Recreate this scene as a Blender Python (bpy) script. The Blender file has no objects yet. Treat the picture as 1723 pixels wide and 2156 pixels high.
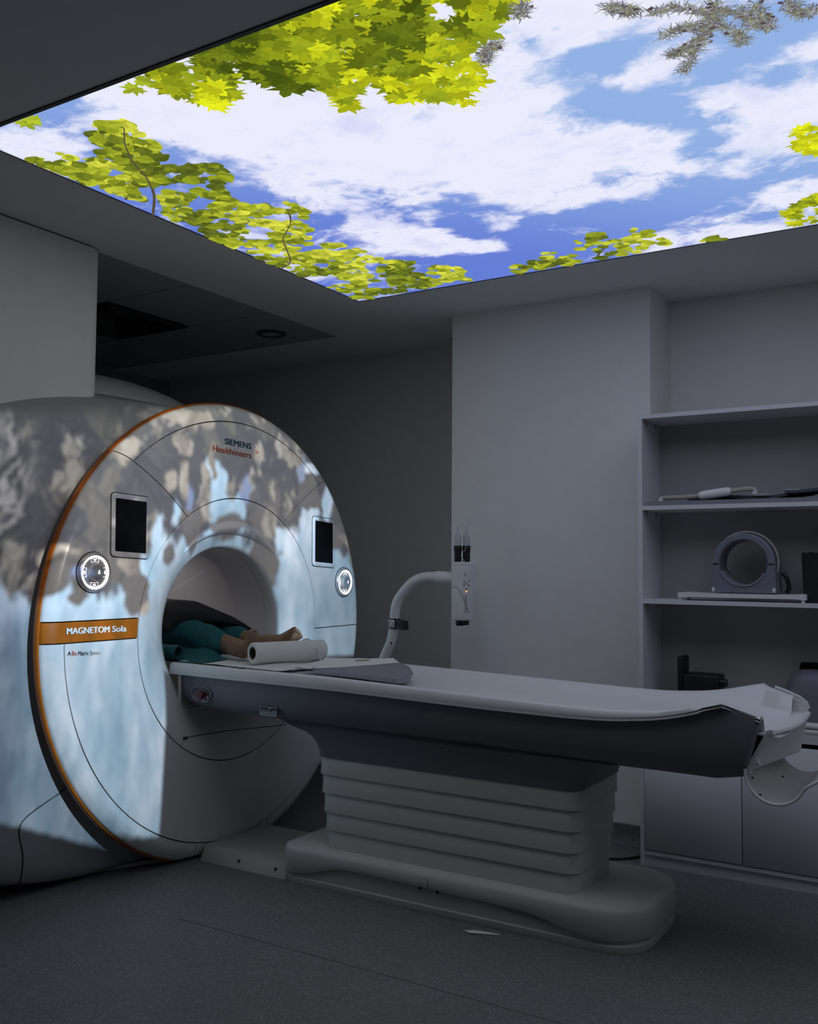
import bpy, bmesh, math, random
from mathutils import Vector, Matrix, noise as mnoise
from math import sin, cos, pi, radians as rad, sqrt, atan2

S = bpy.context.scene
COL = S.collection
random.seed(7)

# ------------------------------------------------------------------ camera
cam_d = bpy.data.cameras.new('camera')
cam = bpy.data.objects.new('camera', cam_d)
COL.objects.link(cam)
cam_d.sensor_fit = 'HORIZONTAL'
cam_d.sensor_width = 36.0
cam_d.lens = 2015.0 / 1723.0 * 36.0
cam_d.clip_start = 0.05
YAW, PITCH, ROLL = 0.5513, 0.0557, 0.007
fw = Vector((-sin(YAW) * cos(PITCH), cos(YAW) * cos(PITCH), sin(PITCH)))
rt = Vector((cos(YAW), sin(YAW), 0))
up = rt.cross(fw)
rt2 = rt * cos(ROLL) + up * sin(ROLL)
up2 = up * cos(ROLL) - rt * sin(ROLL)
m = Matrix((rt2, up2, -fw)).transposed().to_4x4()
m.translation = Vector((0, 0, 1.3))
cam.matrix_world = m
S.camera = cam

# ------------------------------------------------------------------ view, world
S.view_settings.view_transform = 'Standard'
S.view_settings.look = 'None'
S.view_settings.exposure = 0.0
S.view_settings.gamma = 1.0
S.view_settings.use_curve_mapping = False
w = bpy.data.worlds.new('world'); S.world = w
w.use_nodes = True
w.node_tree.nodes['Background'].inputs[0].default_value = (0, 0, 0, 1)
w.node_tree.nodes['Background'].inputs[1].default_value = 0.0
PANEL_GAIN = 1.3         # brightness of the backlit sky ceiling
PROJ_POWER = 700.0        # picture projector under the ceiling, behind the photographer
PROJ_POS = Vector((0.2, 1.4, 2.5))


class NT:
    """small helper for building node graphs"""
    def __init__(s, nt):
        s.nt = nt
    def n(s, t, **kw):
        nd = s.nt.nodes.new(t)
        for k, v in kw.items():
            setattr(nd, k, v)
        return nd
    def put(s, sock, v):
        if isinstance(v, bpy.types.NodeSocket):
            s.nt.links.new(v, sock)
        else:
            sock.default_value = v
    def m(s, op, a, b=None, c=None, clamp=False):
        nd = s.n('ShaderNodeMath', operation=op, use_clamp=clamp)
        for i, v in enumerate((a, b, c)):
            if v is not None:
                s.put(nd.inputs[i], v)
        return nd.outputs[0]
    def v(s, op, a, b=None):
        nd = s.n('ShaderNodeVectorMath', operation=op)
        s.put(nd.inputs[0], a)
        if b is not None:
            s.put(nd.inputs[3] if op == 'SCALE' else nd.inputs[1], b)
        return nd.outputs[1] if op == 'LENGTH' else nd.outputs[0]
    def xyz(s, x, y, z=0.0):
        nd = s.n('ShaderNodeCombineXYZ')
        for i, q in enumerate((x, y, z)):
            s.put(nd.inputs[i], q)
        return nd.outputs[0]
    def sep(s, vec):
        nd = s.n('ShaderNodeSeparateXYZ'); s.put(nd.inputs[0], vec)
        return nd.outputs
    def noise(s, vec, scale, detail=3.0, rough=0.55, color=False):
        nd = s.n('ShaderNodeTexNoise'); s.put(nd.inputs['Vector'], vec)
        nd.inputs['Scale'].default_value = scale
        nd.inputs['Detail'].default_value = detail
        nd.inputs['Roughness'].default_value = rough
        return nd.outputs['Color' if color else 'Fac']
    def sstep(s, x, lo, hi):
        nd = s.n('ShaderNodeMapRange', interpolation_type='SMOOTHSTEP')
        s.put(nd.inputs[0], x)
        s.put(nd.inputs[1], lo); s.put(nd.inputs[2], hi)
        return nd.outputs[0]
    def mix(s, f, a, b):
        nd = s.n('ShaderNodeMix', data_type='RGBA')
        s.put(nd.inputs[0], f)
        s.put(nd.inputs[6], a); s.put(nd.inputs[7], b)
        return nd.outputs[2]
    def ramp(s, f, stops, interp='LINEAR'):
        nd = s.n('ShaderNodeValToRGB')
        cr = nd.color_ramp; cr.interpolation = interp
        while len(cr.elements) < len(stops):
            cr.elements.new(0.5)
        for e, (p, c) in zip(cr.elements, stops):
            e.position = p; e.color = tuple(c) + (1,)
        s.put(nd.inputs[0], f)
        return nd.outputs[0]
    def curve(s, x, pts):
        nd = s.n('ShaderNodeFloatCurve')
        cu = nd.mapping.curves[0]
        while len(cu.points) < len(pts):
            cu.points.new(0.5, 0.5)
        for p, (a, b) in zip(cu.points, pts):
            p.location = (a, b)
        nd.mapping.use_clip = False
        nd.mapping.update()
        s.put(nd.inputs[1], x)
        return nd.outputs[0]


def c4(c):
    return tuple(c) + (1.0,)


# the projector: its lens throws a picture of a mountain stream onto the scanner.
# the picture is laid out in metres on the front cover (x across, y up).
def projector():
    ld = bpy.data.lights.new('projector_light', 'SPOT')
    lo = bpy.data.objects.new('projector_light', ld)
    COL.objects.link(lo)
    lo.location = PROJ_POS
    aim = Vector((-3.05, 3.1, 1.05)) - PROJ_POS
    lo.rotation_euler = aim.to_track_quat('-Z', 'Y').to_euler()
    ld.energy = PROJ_POWER
    ld.spot_size = rad(62)
    ld.spot_blend = 0.05
    ld.shadow_soft_size = 0.012
    ld.use_nodes = True
    nt = ld.node_tree
    g = NT(nt)
    em = nt.nodes['Emission']
    I = g.n('ShaderNodeNewGeometry').outputs['Incoming']
    ix, iy, iz = g.sep(I)
    k = -3.03 - PROJ_POS.x
    y = g.m('ADD', g.m('MULTIPLY', g.m('DIVIDE', iy, ix), k), PROJ_POS.y)
    z = g.m('ADD', g.m('MULTIPLY', g.m('DIVIDE', iz, ix), k), PROJ_POS.z)
    P = g.xyz(y, z)
    wob = g.v('SCALE', g.v('SUBTRACT', g.noise(P, 5.5, 3, .6, True), (.5, .5, .5)), 0.16)
    Q = g.v('ADD', P, wob)                       # bent coordinates
    qy, qz, _ = g.sep(Q)
    # dark cliff
    vo = g.n('ShaderNodeTexVoronoi'); vo.inputs['Scale'].default_value = 6.5
    g.put(vo.inputs['Vector'], g.v('MULTIPLY', Q, (1.15, .8, 1)))
    cr, cg, _ = g.sep(vo.outputs['Color'])
    vo2 = g.n('ShaderNodeTexVoronoi'); vo2.inputs['Scale'].default_value = 15
    g.put(vo2.inputs['Vector'], g.v('MULTIPLY', Q, (1.3, .7, 1)))
    cr2, _, _ = g.sep(vo2.outputs['Color'])
    fine = g.noise(P, 38, 4, .65)
    # hanging slabs: pale lit faces on dark stone, drawn out downwards to the left
    sl = g.xyz(g.m('ADD', qy, g.m('MULTIPLY', qz, -.35)), g.m('ADD', qz, g.m('MULTIPLY', qy, .1)))
    slabs = g.noise(g.v('MULTIPLY', sl, (6.2, 3.3, 1)), 1.0, 5, .58)
    grain = g.noise(g.v('MULTIPLY', sl, (34, 9, 1)), 1.0, 4, .65)
    gv = g.m('ADD', slabs, g.m('MULTIPLY', g.m('SUBTRACT', grain, .5), .42))
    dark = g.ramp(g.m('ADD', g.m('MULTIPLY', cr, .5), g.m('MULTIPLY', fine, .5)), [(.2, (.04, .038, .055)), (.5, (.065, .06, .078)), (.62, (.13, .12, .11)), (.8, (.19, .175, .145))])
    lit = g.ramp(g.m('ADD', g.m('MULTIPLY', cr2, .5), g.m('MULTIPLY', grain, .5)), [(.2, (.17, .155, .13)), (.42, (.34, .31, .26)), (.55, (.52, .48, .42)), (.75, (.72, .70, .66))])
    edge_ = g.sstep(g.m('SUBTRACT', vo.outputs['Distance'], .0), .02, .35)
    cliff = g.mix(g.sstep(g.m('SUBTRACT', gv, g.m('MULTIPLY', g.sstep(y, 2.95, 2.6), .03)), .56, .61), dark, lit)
    # cracks between the stones and rough grain
    ve = g.n('ShaderNodeTexVoronoi', feature='DISTANCE_TO_EDGE'); ve.inputs['Scale'].default_value = 8.5
    g.put(ve.inputs['Vector'], g.v('MULTIPLY', Q, (1.2, .75, 1)))
    crack = g.m('ADD', .45, g.m('MULTIPLY', g.sstep(ve.outputs['Distance'], .0, .10), .55))
    mott = g.noise(P, 58, 5, .7)
    rgh = g.m('MULTIPLY', crack, g.m('ADD', .25, g.m('MULTIPLY', mott, 1.5)))
    cliff = g.v('SCALE', cliff, rgh)
    # slanting strata on the side of the housing
    st_v = g.v('ADD', g.xyz(g.m('ADD', y, g.m('MULTIPLY', z, -.62)), g.m('ADD', z, g.m('MULTIPLY', y, .3))), wob)
    str_ = g.noise(g.v('MULTIPLY', st_v, (6.0, 1.7, 1)), 1.0, 6, .62)
    strata = g.ramp(str_, [(.36, (.0, .0, .0)), (.43, (.09, .085, .10)), (.485, (.62, .60, .58)), (.50, (.10, .095, .10)), (.53, (.01, .01, .015)), (.575, (.10, .095, .09)), (.61, (.50, .47, .40)), (.64, (.08, .075, .07)), (.75, (.25, .23, .2))])
    cliff = g.mix(g.sstep(y, 2.40, 2.26), cliff, strata)
    # white water
    wn = g.noise(g.v('MULTIPLY', g.v('ADD', P, g.v('SCALE', wob, .5)), (8, 2.6, 1)), 1.0, 7, .64)
    wn2 = g.noise(P, 2.2, 2, .5)
    wv = g.m('ADD', g.m('MULTIPLY', wn, .65), g.m('MULTIPLY', wn2, .35))
    water = g.ramp(wv, [(.36, (.22, .41, .60)), (.45, (.36, .58, .78)), (.53, (.50, .71, .93)), (.64, (.82, .96, 1.15))])
    wside = g.ramp(wv, [(.35, (.10, .13, .27)), (.48, (.22, .30, .46)), (.62, (.44, .56, .74))])
    water = g.mix(g.sstep(y, 2.36, 2.22), water, wside)
    streak = g.noise(g.v('MULTIPLY', g.v('ADD', P, g.v('SCALE', wob, .35)), (30, 6, 1)), 1.0, 5, .65)
    water = g.v('SCALE', water, g.m('ADD', .72, g.m('MULTIPLY', streak, .56)))
    # water line
    t = g.m('DIVIDE', g.m('SUBTRACT', qy, 1.7), 2.9)
    WL = [(1.7, 1.45), (2.15, 1.33), (2.33, 1.25), (2.46, 1.22), (2.57, 1.18), (2.69, 1.22), (2.81, 1.33), (2.94, 1.43),
          (3.14, 1.40), (3.33, 1.47), (3.6, 1.40), (3.82, 1.46), (4.06, 1.50), (4.23, 1.36), (4.6, 1.26)]
    zb = g.curve(t, [((a - 1.7) / 2.9, b / 2.0) for a, b in WL])
    zb = g.m('MULTIPLY', zb, 2.0)
    foam = g.m('ADD', 1.0, g.m('MULTIPLY', g.sstep(g.m('SUBTRACT', zb, qz), .3, .0), .45))
    water = g.v('SCALE', water, foam)
    wm = g.sstep(g.m('ADD', g.m('SUBTRACT', zb, qz), g.m('MULTIPLY', g.m('SUBTRACT', g.noise(g.v('MULTIPLY', P, (13, 6, 1)), 1.0, 4, .6), .5), .35)), -.01, .05)
    pic = g.mix(wm, cliff, water)
    rough_ = g.m('MULTIPLY', g.m('SUBTRACT', g.noise(P, 17, 4, .65), .5), .9)
    def blobs(pic, lst, colr, soft):
        for (by, bz, ry, rz) in lst:
            d = g.v('LENGTH', g.v('MULTIPLY', g.v('SUBTRACT', Q, (by, bz, 0)), (1 / ry, 1 / rz, 0)))
            d = g.m('ADD', d, rough_)
            pic = g.mix(g.sstep(d, 1.1, 1.1 - soft), pic, colr)
        return pic
    tanc = g.ramp(g.m('ADD', g.m('MULTIPLY', mott, .7), g.m('MULTIPLY', cr2, .3)), [(.3, (.18, .155, .12)), (.5, (.46, .41, .34)), (.7, (.70, .67, .60))])
    rockc = g.ramp(mott, [(.3, (.09, .085, .095)), (.5, (.15, .135, .125)), (.7, (.25, .22, .17))])
    blue = g.ramp(wn, [(.3, (.16, .24, .55)), (.55, (.30, .42, .75)), (.7, (.6, .72, .9))])
    pic = blobs(pic, GOBO_WATER, water, .3)
    pic = blobs(pic, GOBO_BLUE, blue, .4)
    pic = blobs(pic, GOBO_ROCK, rockc, .14)
    pic = blobs(pic, GOBO_TAN, tanc, .12)
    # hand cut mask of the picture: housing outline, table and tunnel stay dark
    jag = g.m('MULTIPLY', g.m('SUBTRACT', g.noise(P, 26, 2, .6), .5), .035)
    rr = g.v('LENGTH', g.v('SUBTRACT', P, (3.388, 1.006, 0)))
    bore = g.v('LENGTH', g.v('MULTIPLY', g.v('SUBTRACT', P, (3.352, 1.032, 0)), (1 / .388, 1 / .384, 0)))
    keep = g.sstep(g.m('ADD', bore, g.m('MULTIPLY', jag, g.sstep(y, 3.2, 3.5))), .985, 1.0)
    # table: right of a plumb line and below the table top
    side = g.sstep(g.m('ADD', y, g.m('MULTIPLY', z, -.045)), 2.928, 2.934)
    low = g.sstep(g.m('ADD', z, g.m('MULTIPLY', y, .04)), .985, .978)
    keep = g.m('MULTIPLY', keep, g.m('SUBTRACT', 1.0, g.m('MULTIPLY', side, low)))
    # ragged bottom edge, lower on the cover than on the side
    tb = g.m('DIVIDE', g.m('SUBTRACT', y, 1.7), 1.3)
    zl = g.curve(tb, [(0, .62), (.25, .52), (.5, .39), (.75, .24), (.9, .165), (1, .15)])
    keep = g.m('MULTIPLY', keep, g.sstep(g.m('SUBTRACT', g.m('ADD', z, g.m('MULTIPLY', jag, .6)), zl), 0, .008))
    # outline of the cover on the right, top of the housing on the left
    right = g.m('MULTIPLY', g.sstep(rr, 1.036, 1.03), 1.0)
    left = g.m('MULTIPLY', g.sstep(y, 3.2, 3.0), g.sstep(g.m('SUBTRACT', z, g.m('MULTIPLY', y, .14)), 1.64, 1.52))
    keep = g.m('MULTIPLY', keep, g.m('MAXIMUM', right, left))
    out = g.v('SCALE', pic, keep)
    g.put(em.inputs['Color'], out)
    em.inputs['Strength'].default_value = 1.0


GOBO_WATER = [(3.253, 1.674, 0.055, 0.098), (3.294, 1.545, 0.084, 0.076), (3.211, 1.735, 0.037, 0.054),
              (3.405, 1.56, 0.05, 0.07), (3.991, 1.806, 0.117, 0.03), (4.099, 1.625, 0.05, 0.114), (3.936, 1.50, 0.10, 0.12),
              (2.889, 1.413, 0.038, 0.08), (2.996, 1.519, 0.022, 0.062), (3.782, 1.43, 0.14, 0.062)]
GOBO_BLUE = [(3.449, 1.632, 0.034, 0.075), (3.883, 1.79, 0.036, 0.098), (3.066, 1.575, 0.026, 0.075), (2.50, 1.24, .05, .03)]
GOBO_ROCK = [(2.771, 1.185, 0.072, 0.097), (2.395, 1.236, 0.052, 0.062), (2.663, 1.282, 0.06, 0.046), (3.098, 1.472, 0.074, 0.088),
             (3.334, 1.475, 0.105, 0.045), (3.609, 1.296, 0.11, 0.12), (3.597, 1.526, 0.09, 0.08), (3.648, 1.634, 0.056, 0.061),
             (4.145, 1.425, 0.10, 0.066), (2.481, 1.155, 0.038, 0.026), (2.96, 1.324, 0.036, 0.042), (3.934, 1.64, 0.09, 0.088)]
GOBO_TAN = [(2.728, 1.764, 0.072, 0.048), (3.055, 1.963, 0.11, 0.035), (3.175, 1.947, 0.046, 0.034), (3.03, 1.823, 0.06, 0.05),
            (2.964, 1.661, 0.032, 0.049), (3.167, 1.688, 0.02, 0.064), (3.049, 1.668, 0.03, 0.074), (3.537, 1.834, 0.042, 0.055),
            (3.22, 1.76, 0.022, 0.085), (3.626, 1.505, 0.045, 0.07), (3.648, 1.646, 0.022, 0.036), (3.811, 1.85, 0.07, 0.03),
            (2.408, 1.363, 0.045, 0.027), (2.486, 1.337, 0.03, 0.024), (2.819, 1.106, 0.03, 0.04), (2.737, 1.283, 0.04, 0.038),
            (4.277, 1.428, 0.07, 0.028)]
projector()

# ------------------------------------------------------------------ materials
def mat(name, col, rough=0.5, metal=0.0, var=0.06, scale=14.0, bump=0.0, bscale=180.0, coat=0.0, spec=0.5):
    mt = bpy.data.materials.new(name); mt.use_nodes = True
    g = NT(mt.node_tree); b = mt.node_tree.nodes['Principled BSDF']
    tc = g.n('ShaderNodeTexCoord').outputs['Object']
    f = g.noise(tc, scale, 4, .6)
    lo = [max(0, c * (1 - var)) for c in col]; hi = [min(1, c * (1 + var)) for c in col]
    g.put(b.inputs['Base Color'], g.ramp(f, [(.3, lo), (.7, hi)]))
    b.inputs['Roughness'].default_value = rough
    b.inputs['Metallic'].default_value = metal
    b.inputs['Specular IOR Level'].default_value = spec
    b.inputs['Coat Weight'].default_value = coat
    if bump:
        bp = g.n('ShaderNodeBump'); bp.inputs['Strength'].default_value = bump
        bp.inputs['Distance'].default_value = .002
        g.put(bp.inputs['Height'], g.noise(tc, bscale, 3, .6))
        g.put(b.inputs['Normal'], bp.outputs[0])
    return mt


def emat(name, col, strength, sample=True):
    mt = bpy.data.materials.new(name); mt.use_nodes = True
    nt = mt.node_tree
    nt.nodes.remove(nt.nodes['Principled BSDF'])
    g = NT(nt); e = g.n('ShaderNodeEmission')
    tc = g.n('ShaderNodeTexCoord').outputs['Object']
    f = g.noise(tc, 30, 2, .5)
    g.put(e.inputs[0], g.ramp(f, [(.3, [c * .95 for c in col]), (.7, col)]))
    e.inputs[1].default_value = strength
    nt.links.new(e.outputs[0], nt.nodes['Material Output'].inputs[0])
    if not sample:
        mt.cycles.emission_sampling = 'NONE'
    return mt


M = {}
M['wall'] = mat('painted_wall', (.87, .85, .825), .75, var=.02, bump=.15, bscale=320)
M['ceil'] = mat('ceiling_paint', (.78, .775, .77), .85, var=.02)
M['wall_dim'] = mat('dimmed_wall_paint', (.30, .30, .30), .8, var=.03)  # wall paint darkened to cut bounced light and deepen shade in the back room
M['tile'] = mat('ceiling_tile_board', (.38, .38, .38), .9, var=.04, bump=.3, bscale=400)
M['shell'] = mat('white_scanner_plastic', (.65, .635, .615), .28, var=.015, spec=.4)
M['body'] = mat('scanner_housing_plastic', (.35, .35, .355), .42, var=.015, spec=.35)
M['seam'] = mat('dark_seam', (.03, .03, .032), .7)
M['orange'] = mat('orange_lacquer', (.40, .105, .007), .35, var=.05)
M['bore'] = mat('tunnel_liner', (.62, .60, .61), .4, var=.02)
M['black'] = mat('black_plastic', (.012, .012, .013), .45)
M['screen'] = mat('black_glass', (.004, .004, .006), .12, var=.3)
M['bezel'] = mat('grey_bezel', (.68, .68, .70), .35, var=.03)
M['chrome'] = mat('satin_metal', (.62, .58, .58), .25, .6, var=.03)
M['dial'] = mat('dial_grey', (.36, .355, .355), .35, var=.1)
M['glow'] = emat('dial_light', (1.0, .96, .95), 1.6)
M['teal_ink'] = mat('dark_teal_print', (.01, .07, .09), .5)
M['orange_ink'] = mat('red_orange_print', (.42, .08, .015), .5)
M['white_ink'] = mat('white_print', (.8, .8, .8), .5)
M['black_ink'] = mat('dark_print', (.03, .03, .035), .5)
M['tabw'] = mat('table_white_plastic', (.76, .75, .75), .38, var=.02)
M['tabg'] = mat('table_grey_plastic', (.20, .20, .225), .5, var=.03, bump=.1, bscale=500)
M['cream'] = mat('cream_base_plastic', (.52, .50, .455), .45, var=.03)
M['bellow'] = mat('bellows_plastic', (.68, .655, .62), .45, var=.02)
M['red'] = mat('red_button', (.13, .008, .014), .35)
M['skin'] = mat('skin', (.30, .175, .105), .55, var=.12, scale=30, bump=.15, bscale=300)
M['teal'] = mat('teal_cloth', (.014, .115, .125), .9, var=.2, scale=25, bump=.4, bscale=240)
M['dark_cloth'] = mat('black_cloth', (.012, .014, .015), .95, var=.3, bump=.4, bscale=200)
M['paper'] = mat('white_paper', (.78, .77, .73), .85, var=.03, bump=.1, bscale=200)
M['core'] = mat('cardboard_core', (.10, .09, .07), .9, var=.1)
M['sheet'] = mat('white_sheet', (.76, .75, .72), .85, var=.03, bump=.2, bscale=120)
M['pad'] = mat('grey_vinyl_pad', (.25, .25, .285), .55, var=.05)
M['board'] = mat('white_laminate', (.72, .71, .73), .5, var=.015)
M['board_back'] = mat('shaded_back_board', (.42, .41, .40), .6, var=.02)  # board colour darkened to put in the shade inside the shelves
M['sticker'] = mat('sticker_film', (.30, .30, .32), .4, var=.03)
M['weld'] = mat('floor_weld', (.10, .098, .095), .7)
M['trough'] = mat('translucent_tray', (.46, .45, .42), .4)
M['coil'] = mat('grey_coil_plastic', (.20, .20, .25), .45, var=.06)
M['coild'] = mat('dark_slate_foam', (.07, .07, .095), .7, var=.1)
M['beige'] = mat('beige_cable', (.42, .40, .33), .6, var=.05)
M['pole'] = mat('white_powder_coat', (.82, .81, .80), .35, var=.02)
M['clear'] = mat('frosted_syringe', (.55, .56, .58), .2, var=.05)
M['led'] = emat('amber_indicator', (1.0, .35, .06), 2.0, False)
M['vent'] = mat('dark_vent_metal', (.05, .05, .05), .6)
M['vinyl_skirt'] = mat('speckled_skirting', (.16, .16, .165), .7, var=.35, scale=220)


def floor_mat():
    mt = bpy.data.materials.new('speckled_vinyl'); mt.use_nodes = True
    g = NT(mt.node_tree); b = mt.node_tree.nodes['Principled BSDF']
    tc = g.n('ShaderNodeTexCoord').outputs['Object']
    big = g.noise(tc, 1.4, 3, .5)
    sp = g.noise(tc, 260, 3, .7)
    vo = g.n('ShaderNodeTexVoronoi'); vo.inputs['Scale'].default_value = 210
    g.put(vo.inputs['Vector'], tc)
    r, _, _ = g.sep(vo.outputs['Color'])
    base = g.ramp(sp, [(.3, (.145, .14, .134)), (.5, (.207, .20, .192)), (.7, (.28, .27, .26))])
    chips = g.ramp(r, [(0, (.06, .06, .06)), (.13, (.06, .06, .06)), (.15, (.17, .169, .166)), (.87, (.17, .169, .166)), (.89, (.36, .36, .35))], 'CONSTANT')
    c = g.mix(.45, base, chips)
    c = g.mix(g.m('MULTIPLY', g.sstep(big, .4, .65), .25), c, c4((.13, .129, .127)))
    g.put(b.inputs['Base Color'], c)
    b.inputs['Roughness'].default_value = .62
    b.inputs['Specular IOR Level'].default_value = .3
    return mt
M['floor'] = floor_mat()

# ------------------------------------------------------------------ mesh helpers
def link(o, parent=None):
    COL.objects.link(o)
    if parent is not None:
        o.parent = parent
        o.matrix_parent_inverse = parent_inv(parent)
    return o

def parent_inv(p):
    mt = Matrix.Identity(4)
    chain = []
    q = p
    while q is not None:
        chain.append(q); q = q.parent
    for q in reversed(chain):
        mt = mt @ q.matrix_parent_inverse @ q.matrix_basis
    return mt.inverted()

def mk(name, verts, faces, m, parent=None, smooth=True, angle=38, label=None, mats=None, fmi=None, kind=None):
    me = bpy.data.meshes.new(name)
    me.from_pydata([tuple(v) for v in verts], [], faces)
    bm = bmesh.new(); bm.from_mesh(me)
    bmesh.ops.recalc_face_normals(bm, faces=bm.faces)
    bm.to_mesh(me); bm.free()
    return fin(name, me, m, parent, smooth, angle, label, mats, fmi, kind)

def fin(name, me, m, parent=None, smooth=True, angle=38, label=None, mats=None, fmi=None, kind=None):
    for q in (mats or [m]):
        me.materials.append(q)
    if fmi:
        for p, i in zip(me.polygons, fmi):
            p.material_index = i
    if smooth:
        me.polygons.foreach_set('use_smooth', [True] * len(me.polygons))
        me.set_sharp_from_angle(angle=rad(angle))
    o = bpy.data.objects.new(name, me)
    if label: o['label'] = label
    if kind: o['kind'] = kind
    return link(o, parent)

def thing(name, label, cat, loc=(0, 0, 0), group=None):
    o = bpy.data.objects.new(name, None)
    o.location = loc
    o.empty_display_size = .1
    o['label'] = label; o['category'] = cat
    if group: o['group'] = group
    COL.objects.link(o)
    return o

def tag(o, label, cat, group=None):
    o['label'] = label; o['category'] = cat
    if group: o['group'] = group
    return o

def struct(o):
    o['kind'] = 'structure'
    return o

def boxg(x0, x1, y0, y1, z0, z1, bev=0.0, seg=2):
    bm = bmesh.new()
    bmesh.ops.create_cube(bm, size=1)
    for v in bm.verts:
        v.co = Vector(((x0 + x1) / 2 + v.co.x * (x1 - x0), (y0 + y1) / 2 + v.co.y * (y1 - y0), (z0 + z1) / 2 + v.co.z * (z1 - z0)))
    if bev:
        bmesh.ops.bevel(bm, geom=bm.edges[:], offset=bev, segments=seg, affect='EDGES', profile=.5)
    return bm

def box(name, x0, x1, y0, y1, z0, z1, m, parent=None, bev=0.0, seg=2, **kw):
    bm = boxg(x0, x1, y0, y1, z0, z1, bev, seg)
    me = bpy.data.meshes.new(name); bm.to_mesh(me); bm.free()
    return fin(name, me, m, parent, bool(bev), 50, **kw)

def boxes(name, lst, m, parent=None, **kw):
    vs, fs = [], []
    for b in lst:
        bm = boxg(*b)
        o = len(vs)
        bm.verts.index_update()
        vs += [v.co.copy() for v in bm.verts]
        fs += [[v.index + o for v in f.verts] for f in bm.faces]
        bm.free()
    return mk(name, vs, fs, m, parent, smooth=False, **kw)

def grid(nu, nv, fn, closed_u=False):
    """verts+faces of a parametric patch; fn(i,j)"""
    vs = [fn(i, j) for i in range(nu) for j in range(nv)]
    fs = []
    for i in range(nu if closed_u else nu - 1):
        for j in range(nv - 1):
            a = i * nv + j; b = ((i + 1) % nu) * nv + j
            fs.append([a, b, b + 1, a + 1])
    return vs, fs

def slab(nu, nv, fn, back):
    """front patch fn(i,j) plus back patch moved by vector/func, closed edges"""
    f, fs = grid(nu, nv, fn)
    n = len(f)
    bk = [(Vector(v) + (back(Vector(v)) if callable(back) else Vector(back))) for v in f]
    vs = list(f) + bk
    faces = list(fs) + [[n + q for q in reversed(x)] for x in fs]
    ring = [j for j in range(nv)] + [i * nv + nv - 1 for i in range(1, nu)] + [(nu - 1) * nv + j for j in range(nv - 2, -1, -1)] + [i * nv for i in range(nu - 2, 0, -1)]
    for q in range(len(ring)):
        a, b = ring[q], ring[(q + 1) % len(ring)]
        faces.append([b, a, n + a, n + b])
    return vs, faces

def loft(rings, cap=True):
    n = len(rings[0]); assert all(len(r) == n for r in rings); vs = [v for r in rings for v in r]; fs = []
    for k in range(len(rings) - 1):
        for i in range(n):
            a = k * n + i; b = k * n + (i + 1) % n
            fs.append([a, b, b + n, a + n])
    if cap:
        fs.append(list(range(n - 1, -1, -1)))
        o = (len(rings) - 1) * n
        fs.append(list(range(o, o + n)))
    return vs, fs

def tubeg(pts, r, n=12, cap=True, up=Vector((0, 0, 1))):
    pts = [Vector(p) for p in pts]
    rings = []
    prev = None
    for i, p in enumerate(pts):
        t = (pts[min(i + 1, len(pts) - 1)] - pts[max(i - 1, 0)]).normalized()
        if prev is None:
            u = up if abs(t.dot(up)) < .95 else Vector((1, 0, 0))
            a = (u - t * u.dot(t)).normalized()
        else:
            a = (prev - t * prev.dot(t)).normalized()
        prev = a
        b = t.cross(a)
        rr = r[i] if isinstance(r, (list, tuple)) else r
        rings.append([p + (a * cos(2 * pi * k / n) + b * sin(2 * pi * k / n)) * rr for k in range(n)])
    return loft(rings, cap)

def tube(name, pts, r, m, parent=None, n=12, cap=True, **kw):
    vs, fs = tubeg(pts, r, n, cap)
    return mk(name, vs, fs, m, parent, **kw)

def spline(pts, k=8):
    """Catmull-Rom through pts"""
    P = [Vector(p) for p in pts]
    P = [P[0] * 2 - P[1]] + P + [P[-1] * 2 - P[-2]]
    out = []
    for i in range(1, len(P) - 2):
        for s in range(k):
            t = s / k
            a, b, c, d = P[i - 1], P[i], P[i + 1], P[i + 2]
            out.append(.5 * ((2 * b) + (c - a) * t + (2 * a - 5 * b + 4 * c - d) * t * t + (3 * b - a - 3 * c + d) * t ** 3))
    out.append(P[-2])
    return out

def lathe_axis(prof, org, ax, u, n=40, a0=0, a1=2 * pi, close=True):
    """prof: (radius, along axis) pairs"""
    org = Vector(org); ax = Vector(ax).normalized(); u = Vector(u).normalized(); v = ax.cross(u)
    full = abs(a1 - a0 - 2 * pi) < 1e-6
    nn = n if full else n + 1
    def fn(i, j):
        a = a0 + (a1 - a0) * i / n
        r, h = prof[j]
        return org + ax * h + (u * cos(a) + v * sin(a)) * r
    return grid(nn, len(prof), fn, full)

def disc_prof(name, prof, org, ax, u, m, parent=None, n=40, **kw):
    vs, fs = lathe_axis(prof, org, ax, u, n)
    return mk(name, vs, fs, m, parent, **kw)

def rrect(x0, x1, y0, y1, r, z, k=6):
    """rounded rectangle ring, r scalar or 4 radii (x1y1, x0y1, x0y0, x1y0)"""
    R = r if isinstance(r, (list, tuple)) else [r] * 4
    out = []
    for (cx, cy, a, q) in ((x1, y1, 0, R[0]), (x0, y1, 90, R[1]), (x0, y0, 180, R[2]), (x1, y0, 270, R[3])):
        sx = -1 if cx == x1 else 1; sy = -1 if cy == y1 else 1
        for s in range(k + 1):
            t = rad(a + 90 * s / k)
            out.append(Vector((cx + sx * q + q * cos(t), cy + sy * q + q * sin(t), z)))
    return out

def lerp(pts, x):
    if x <= pts[0][0]: return pts[0][1]
    for (a, b), (c, d) in zip(pts, pts[1:]):
        if x <= c:
            return b + (d - b) * (x - a) / (c - a)
    return pts[-1][1]

def slerp(pts, x):
    """smooth (cosine-free, monotone enough) interpolation by averaging lerps"""
    w = .04
    return sum(lerp(pts, x + w * q) for q in (-1, -.5, 0, .5, 1)) / 5

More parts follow.
